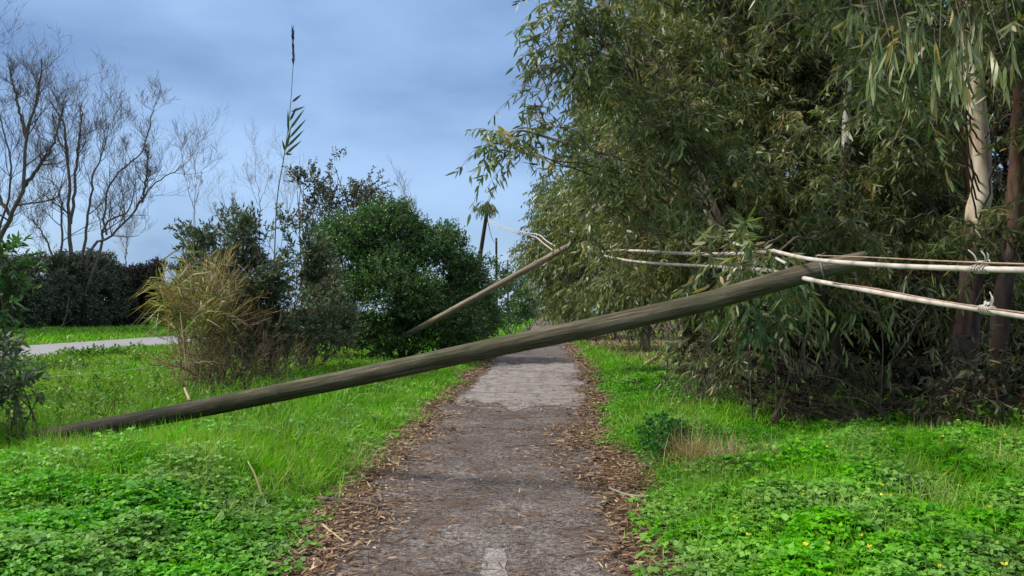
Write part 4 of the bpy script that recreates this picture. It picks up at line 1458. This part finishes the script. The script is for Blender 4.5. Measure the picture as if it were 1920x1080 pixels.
# ------------------------------------------------------------------ ground cover
rng = np.random.default_rng(301)


def scatter(n, x0, x1, y0, y1, keep):
    """Points denser near the camera, thinned by keep(x, y) in 0..1."""
    u = rng.uniform(0, 1, n)
    y = y0 * (y1 / y0) ** u
    x = rng.uniform(x0, x1, n)
    k = rng.uniform(0, 1, n) < keep(x, y)
    return x[k], y[k]


WA, WB, WC = Wave(.35, 41), Wave(.9, 42), Wave(2.2, 43)


def in_view(x, y, m=2.0):
    return (np.abs(x) < y * .72 + m)


def cover(x, y):
    s = side_dist(x, y)
    e = s + .16 * WA(x, y) + .22 * WB(x, y)
    return (.25 * sstep(-.05, .35, e) + .75 * sstep(.15, .75, e)) * (1 - .96 * under_trees(x, y)) * in_view(x, y)


def cl_height(x, y):
    s = side_dist(x, y)
    return .02 + (.08 + .20 * sstep(.1, 1.2, s)) * mound(x, y) * np.clip(1 + .35 * WB(x, y), .5, 1.6)


MRES = .04
MX0, MY0 = -10.0, 3.0
MW, MH = 500, 450
MND = np.zeros((MH, MW))
rm = np.random.default_rng(77)
for _ in range(2600):
    my = 3.2 * (20 / 3.2) ** rm.uniform()
    mx_, mr = rm.uniform(-9.5, 9.5), rm.uniform(.12, .42)
    mh = rm.uniform(.45, 1.0) * min(1, mr / .25)
    i0, j0 = int((my - MY0) / MRES), int((mx_ - MX0) / MRES)
    k = int(mr / MRES) + 1
    a0_, a1_, b0_, b1_ = max(i0 - k, 0), min(i0 + k, MH), max(j0 - k, 0), min(j0 + k, MW)
    if a1_ <= a0_ or b1_ <= b0_:
        continue
    yy_, xx_ = np.mgrid[a0_:a1_, b0_:b1_]
    q_ = 1 - (((yy_ - i0) ** 2 + (xx_ - j0) ** 2) * MRES ** 2) / mr ** 2
    MND[a0_:a1_, b0_:b1_] = np.maximum(MND[a0_:a1_, b0_:b1_], mh * np.sqrt(np.clip(q_, 0, 1)))


def mound(x, y):
    i = np.clip(((y - MY0) / MRES).astype(int), 0, MH - 1)
    j = np.clip(((x - MX0) / MRES).astype(int), 0, MW - 1)
    return MND[i, j]


def clover_zone(x, y):
    left = sstep(.1, -.5, WC(x, y) + (y - 6.6) * .55) * (x < 0)
    right = (x > 0) * (1 - .6 * sstep(14, 18, y))
    return np.clip(left * np.clip(.72 - .35 * WB(x + 7, y), .3, .95) + .05 + right * np.clip(.72 - .32 * WC(x + 3, y) - .2 * WB(x + 3, y), .2, .93), 0, 1)


# clover-like ground cover: three folded leaflets on a stalk
mb = MB()
x, y = scatter(1000000, -8.5, 9.0, 3.2, 19, lambda x, y: cover(x, y) * clover_zone(x, y) * .62)
hh = cl_height(x, y)
lay = rng.uniform(0, 1, len(x)) ** .4
base_z = height(x, y)
top = np.stack([x, y, base_z + hh * lay], 1)
sz = (.015 + .024 * rng.uniform(0, 1, len(x)) ** 1.5 + .0011 * y) * np.clip(1 + .3 * WB(x + 20, y), .7, 1.5)
rb_ = np.clip(.5 + .2 * WB(x, y) + rng.normal(size=len(x)) * .2, 0, 1)
tilt = np.stack([mound(x - .06, y) - mound(x + .06, y), mound(x, y - .06) - mound(x, y + .06), np.full(len(x), .9)], 1)
a0 = rng.uniform(0, 6.28, len(x))
for k in range(3):
    a = a0 + k * 2.094
    d = np.stack([np.cos(a), np.sin(a), rng.normal(size=len(x)) * .25 - .1], 1)
    leaves(mb, top, d, sz * 1.05, sz * 1.05, rng.normal(size=len(x)) * .15, rb_, 'quad', rng, fold=.22, face=unit(tilt + rng.normal(size=tilt.shape) * .3))
print('clover', len(x))
kind(tag(mb.build('clover', M['clover']), 'bright green clover-like ground cover beside the path', 'ground cover'), 'stuff')

# yellow flowers
mb = MB()
xf, yf = scatter(9000, -4, 7.5, 3.6, 14, lambda x, y: cover(x, y) * np.where(x > 0, .028, .001) * (1 + WB(x, y)))
zf = height(xf, yf) + cl_height(xf, yf) + .02
pf = np.stack([xf, yf, zf], 1)
for k in range(4):
    a = rng.uniform(0, 6.28, len(xf))
    leaves(mb, pf, np.stack([np.cos(a), np.sin(a), np.full(len(xf), .6)], 1), .024, .015, .1, rng.uniform(0, 1, len(xf)), 'quad', rng)
kind(tag(mb.build('yellow_flowers', M['flower']), 'tiny yellow flowers dotted over the green ground cover', 'flowers'), 'stuff')

# grass blades
mb = MB()
x, y = scatter(520000, -9, 8.5, 3.6, 30, lambda x, y: cover(x, y) * np.clip(1.12 - clover_zone(x, y), .10, 1) * .85)
tall = np.where(x < 0, 1.0, .8)
bl = (rng.uniform(.09, .28, len(x)) + .14 * (x > 0) + .5 * mound(x, y) * .2) * tall * np.clip(1 + .4 * WB(x, y), .5, 1.6) * (.45 + .55 * sstep(.1, .9, side_dist(x, y)))
tuft = np.stack([WA(x * 2, y * 2), WA(y * 2, x * 2 + 5), np.zeros(len(x))], 1)
d = np.stack([rng.normal(size=len(x)) * .35, rng.normal(size=len(x)) * .35, np.ones(len(x))], 1) + tuft * .35
leaves(mb, np.stack([x, y, height(x, y)], 1), d, bl, (.0045 + .0007 * y) * rng.uniform(.7, 1.3, len(x)), rng.uniform(.1, .6, len(x)),
       np.clip(.5 + .22 * WB(x, y) + rng.normal(size=len(x)) * .2, 0, 1), 'blade', rng, fold=0)
print('grass', len(x))
x, y = scatter(150000, -26, 12, 14, 150, lambda x, y: cover(x, y) * .75 * (1 - (x - .03 * y < -16.5) * (x - .03 * y > -24.2)))
bl = rng.uniform(.12, .30, len(x)) * (1 + (x - .03 * y < -24) * .7) * (.4 + .6 * sstep(.1, 1.2, side_dist(x, y)))
d = np.stack([rng.normal(size=len(x)) * .4, rng.normal(size=len(x)) * .4, np.ones(len(x))], 1)
leaves(mb, np.stack([x, y, height(x, y)], 1), d, bl, .002 * y * rng.uniform(.6, 1.3, len(x)), rng.uniform(.1, .6, len(x)),
       np.clip(.5 + .22 * WB(x, y) + rng.normal(size=len(x)) * .2, 0, 1), 'blade', rng, fold=0)
# scattered taller blades standing out of the low cover
x, y = scatter(26000, -8, 9, 3.4, 11, lambda x, y: cover(x, y) * np.clip(.45 + .5 * WB(x + 9, y), 0, 1))
bl = rng.uniform(.22, .46, len(x))
d = np.stack([rng.normal(size=len(x)) * .45, rng.normal(size=len(x)) * .45, np.ones(len(x))], 1)
leaves(mb, np.stack([x, y, height(x, y)], 1), d, bl, .0075 * rng.uniform(.6, 1.3, len(x)), rng.uniform(.2, .8, len(x)),
       np.clip(rng.uniform(.2, 1.05, len(x)), 0, 1), 'blade', rng, fold=0)
# rank grass on the left, and stalks standing in front of the butt of the pole
x, y = scatter(150000, -19, -2.6, 8.2, 26, lambda x, y: in_view(x, y) * (x - .03 * y > -16.2) * (side_dist(x, y) > 1.0) * np.clip(.5 + .5 * WB(x, y) + .3 * WC(x, y), 0, 1))
bl = rng.uniform(.2, .52, len(x)) * np.clip(1 + .4 * WC(x + 4, y), .5, 1.5) * (1 - .55 * sstep(13, 19, y))
d = np.stack([rng.normal(size=len(x)) * .4, rng.normal(size=len(x)) * .4, np.ones(len(x))], 1)
leaves(mb, np.stack([x, y, height(x, y)], 1), d, bl, (.004 + .0006 * y) * rng.uniform(.7, 1.3, len(x)), rng.uniform(.1, .7, len(x)),
       np.clip(.6 + .22 * WB(x, y) + rng.normal(size=len(x)) * .22, 0, 1), 'blade', rng, fold=0)
u = 70 + 530 * rng.uniform(0, 1, 8500) ** 1.3
Yp = 1 / (1 / 8.5 + (u - 20) / 1595.0 * (1 / 5.5 - 1 / 8.5))
y = Yp - rng.uniform(.08, .9, len(u)) ** 1.3
x = (u - 960) / F_PX * y
bl = rng.uniform(.16, .42, len(x)) * np.where(u < 380, 1.2, 1)
d = np.stack([rng.normal(size=len(x)) * .4, rng.normal(size=len(x)) * .4, np.ones(len(x))], 1)
leaves(mb, np.stack([x, y, height(x, y)], 1), d, bl, .008 * rng.uniform(.7, 1.3, len(x)), rng.uniform(.1, .7, len(x)),
       np.clip(.55 + rng.normal(size=len(x)) * .28, 0, 1), 'blade', rng, fold=0)
x, y = scatter(60000, -50, -20, 25, 90, lambda x, y: (x - .03 * y < -24) * in_view(x, y, 3) * 1.0)
leaves(mb, np.stack([x, y, height(x, y)], 1), np.stack([rng.normal(size=len(x)) * .4, rng.normal(size=len(x)) * .4, np.ones(len(x))], 1), rng.uniform(.15, .4, len(x)), .07,
       rng.uniform(.1, .5, len(x)), rng.uniform(.2, .8, len(x)), 'blade', rng, fold=0)
print('far grass', len(x))
kind(tag(mb.build('grass', M['grass']), 'green grass on the verges of the path and road', 'grass'), 'stuff')

# taller weeds on the left between pole and road
lm, tm = MB(), MB()
x, y = scatter(11000, -19, -3.2, 8.8, 30, lambda x, y: in_view(x, y) * (x - .03 * y > -15.8) * np.clip(.55 + .6 * WB(x, y), 0, 1) * (side_dist(x, y) > 2.0))
h = rng.uniform(.2, .5, len(x)) * np.clip(1 + .5 * WC(x, y), .5, 1.6) * (1 - .5 * sstep(13, 19, y))
root = np.stack([x, y, height(x, y)], 1)
sprays(lm, tm, root, np.stack([rng.normal(size=len(x)) * .2, rng.normal(size=len(x)) * .2, np.ones(len(x))], 1), h, 11, .085, .024, .05, .05, .9, .3, 'long', rng, .004, t0=.1)
x, y = scatter(9000, -17, -6.5, 13, 27, lambda x, y: in_view(x, y) * (x - .03 * y > -16.0) * (WB(x, y) + .5 * WA(x, y) > .6))
h = rng.uniform(.18, .42, len(x)) * np.clip(1 + .5 * WC(x + 2, y), .5, 1.5)
root = np.stack([x, y, height(x, y)], 1)
sprays(lm, tm, root, np.stack([rng.normal(size=len(x)) * .2, rng.normal(size=len(x)) * .2, np.ones(len(x))], 1), h, 14, .13, .05, .05, .15, .9, .3, 'quad', rng, .004, t0=.1)
x, y = scatter(5200, 2.6, 8.2, 7.4, 13, lambda x, y: in_view(x, y) * (under_trees(x, y) > .02) * (under_trees(x, y) < .97) * np.clip(.5 + .5 * WB(x, y), 0, 1))
h = rng.uniform(.2, .55, len(x))
root = np.stack([x, y, height(x, y)], 1)
sprays(lm, tm, root, np.stack([rng.normal(size=len(x)) * .25, rng.normal(size=len(x)) * .25, np.ones(len(x))], 1), h, 12, .085, .035, .08, .1, .9, .3, 'quad', rng, .004, t0=.1)
kind(tag(lm.build('weeds', M['weed']), 'taller leafy weeds standing up out of the grassy verges', 'weeds'), 'stuff')

# dead leaves on and beside the path
mb = MB()


def litter_keep(x, y):
    s = side_dist(x, y)
    edge = np.exp(-((s - .10 + .12 * WB(x, y)) / np.where((y < 9) & (x < 0), .30, .20)) ** 2)
    right = np.exp(-((s + .06 + .18 * WB(x, y)) / .19) ** 2) * (x > 0) * sstep(4.6, 7, y)
    drift = 0
    for (cx, cy, rx, ry) in ((-1.15, 9.6, .34, .9), (-1.2, 8.0, .40, .9), (-1.22, 6.6, .40, .8), (-1.3, 5.4, .36, .7), (.92, 10.2, .36, 1.0), (.80, 8.5, .38, .9), (.95, 7.1, .34, .7),
                             (1.0, 6.0, .34, .5), (-1.0, 12.0, .3, .9), (1.25, 12.2, .3, 1.0)):
        drift = np.maximum(drift, np.exp(-((x - cx) / rx) ** 2 - ((y - cy) / ry) ** 2) * np.clip(.62 + .6 * WA(x * 1.3, y), 0, 1))
    edge = np.maximum(edge, drift)
    edge = np.maximum(edge, .10 * np.exp(-((y - 12.2 + .5 * WB(x, y)) / .55) ** 2))
    return np.clip(np.maximum(edge, right) * (.75 + .6 * WA(x, y)) + .012 + .9 * under_trees(x, y) * .5, 0, 1) * in_view(x, y) * (s < 5)


x, y = scatter(300000, -2.6, 7.5, 3.6, 45, lambda x, y: litter_keep(x, y) * (side_dist(x, y) < .8 + 5 * under_trees(x, y)))
s = side_dist(x, y)
z = np.maximum(height(x, y), .012) + rng.uniform(0, .02, len(x))
a = rng.uniform(0, 6.28, len(x))
d = np.stack([np.cos(a), np.sin(a), rng.normal(size=len(x)) * .12], 1)
leaves(mb, np.stack([x, y, z], 1), d, rng.uniform(.03, .10, len(x)) * (1 + .02 * y), rng.uniform(.006, .015, len(x)) * (1 + .05 * y), rng.normal(size=len(x)) * .12,
       np.clip(rng.beta(1.6, 1.7, len(x)), 0, 1), 'long', rng, fold=.3, face=np.array([[0, 0, 1.0]]) + rng.normal(size=(len(x), 3)) * .25)
# fine twigs
x, y = scatter(34000, -1.6, 2.4, 3.6, 25, lambda x, y: np.clip(litter_keep(x, y) * 1.0 + .09, 0, 1) * (side_dist(x, y) < .5))
a = rng.uniform(0, 6.28, len(x))
leaves(mb, np.stack([x, y, np.full(len(x), .016)], 1), np.stack([np.cos(a), np.sin(a) * .6, rng.normal(size=len(x)) * .05], 1), rng.uniform(.08, .25, len(x)), .006 + .0004 * y,
       rng.normal(size=len(x)) * .1, rng.uniform(0, .5, len(x)), 'long', rng, fold=.2, face=np.array([[0, 0, 1.0]]) * np.ones((len(x), 1)))
print('litter', len(x))
kind(tag(mb.build('leaf_litter', M['litter']), 'brown dead leaves and twigs lying along the path edges', 'dead leaves'), 'stuff')


# ------------------------------------------------------------------ single small things on the verges
def stick(label, pl, r, mat, name='stick', cat='stick', lift=.03):
    pts = []
    for (px, py) in pl:
        a, b = (px - 960.0) / F_PX, (540.0 - py) / F_PX
        d = np.array([a, CP - b * SP, SP + b * CP])
        q = np.array([0, 0, EYE]) + d * (-EYE / d[2])
        q[2] = max(float(height(q[0], q[1])), 0) + lift
        pts.append(q)
    mb = MB()
    tube(mb, pts, r, r * .55, 18, 7, cap=True, wob=.08, seed=int(pl[0][0]))
    return tag(mb.build(name, mat, smooth=True), label, cat)


stick('dark fallen branch lying at the left edge of the path', [(598, 942), (640, 946), (690, 952), (712, 958)], .022, M['twig'])
stick('pale thin stick pointing down the left side of the path', [(604, 992), (622, 1006), (645, 1024)], .010, M['cane'])
stick('pale forked dead branch on the right edge of the path', [(1142, 922), (1175, 934), (1210, 938), (1232, 930)], .013, M['greycane'])
stick('thin dark twig lying across the path right of centre', [(1085, 905), (1130, 896), (1160, 902)], .007, M['twig'])

mb = MB()
sb = P(503, 965, 5.75)
tube(mb, [sb, P(492, 930, 5.75), P(478, 890, 5.8), P(465, 866, 5.85)], .011, .005, 14, 6, cap=True)
tag(mb.build('dry_stalk', M['cane'], smooth=True), 'pale dry stalk leaning out of the grass at the left', 'stalk')
mb = MB()
tube(mb, [P(356, 752, 8.0), P(350, 738, 8.05), P(346, 728, 8.1)], .016, .012, 8, 6, cap=True)
tag(mb.build('broken_cane', M['cane'], smooth=True), 'short broken cane sticking up behind the fallen pole', 'cane')

rng = np.random.default_rng(330)


def tuft(label, px, py, y, n, ln, mat, w, name, cat, sx=.18, lean=.45):
    base = P(px, py, y)
    base[2] = float(height(base[0], base[1]))
    t_ = thing(name, label, cat, base)
    mb = MB()
    pos = base + rng.normal(size=(n, 3)) * [sx, sx, 0]
    pos[:, 2] = height(pos[:, 0], pos[:, 1])
    d = rng.normal(size=(n, 3)) * [lean, lean, .1] + [0, 0, 1]
    leaves(mb, pos, d, rng.uniform(ln * .5, ln * 1.2, n), w, rng.uniform(.1, .5, n), rng.uniform(0, 1, n), 'blade', rng, fold=0)
    mb.build('blades', mat, t_)
    return t_


tuft('dry straw-brown grass tuft among the clover right of the path', 1350, 880, 7.0, 800, .46, M['straw'], .005, 'grass_tuft', 'grass tuft', .20, .6)
tuft('small narrow dry tuft left of the straw-brown tuft', 1290, 860, 7.3, 260, .52, M['straw'], .006, 'grass_tuft', 'grass tuft', .08, .25)
tuft('loose straw tuft at the litter edge right of the path', 1225, 905, 6.9, 120, .22, M['dry'], .005, 'grass_tuft', 'grass tuft', .16, .8)
tuft('tall green grass tuft in front of the fallen pole', 540, 800, 8.0, 160, .42, M['weed'], .016, 'grass_tuft', 'grass tuft', .12, .35)
tuft('dead weed stalks in the grass behind the left part of the fallen pole', 185, 770, 9.6, 60, .6, M['brush'], .012, 'grass_tuft', 'grass tuft', .16, .2)
tuft('coarse light blades in the foreground grass at left', 390, 1000, 5.4, 46, .34, M['reed_green'], .02, 'grass_tuft', 'grass tuft', .14, .5)
plant('low_shrub', 'rounded dark green cushion plant at the right edge of the path', 'plant',
      [blob(1240, 818, 7.7, 40, 34), blob(1266, 826, 7.8, 30, 28)], M['cushion'], 340, 3000, .07, 6, .035, .022, 0, .05, .8, stems=6, thr=-.9,
      base=np.array([1.6, 7.75, .05]), sr=.004, tw=.002)
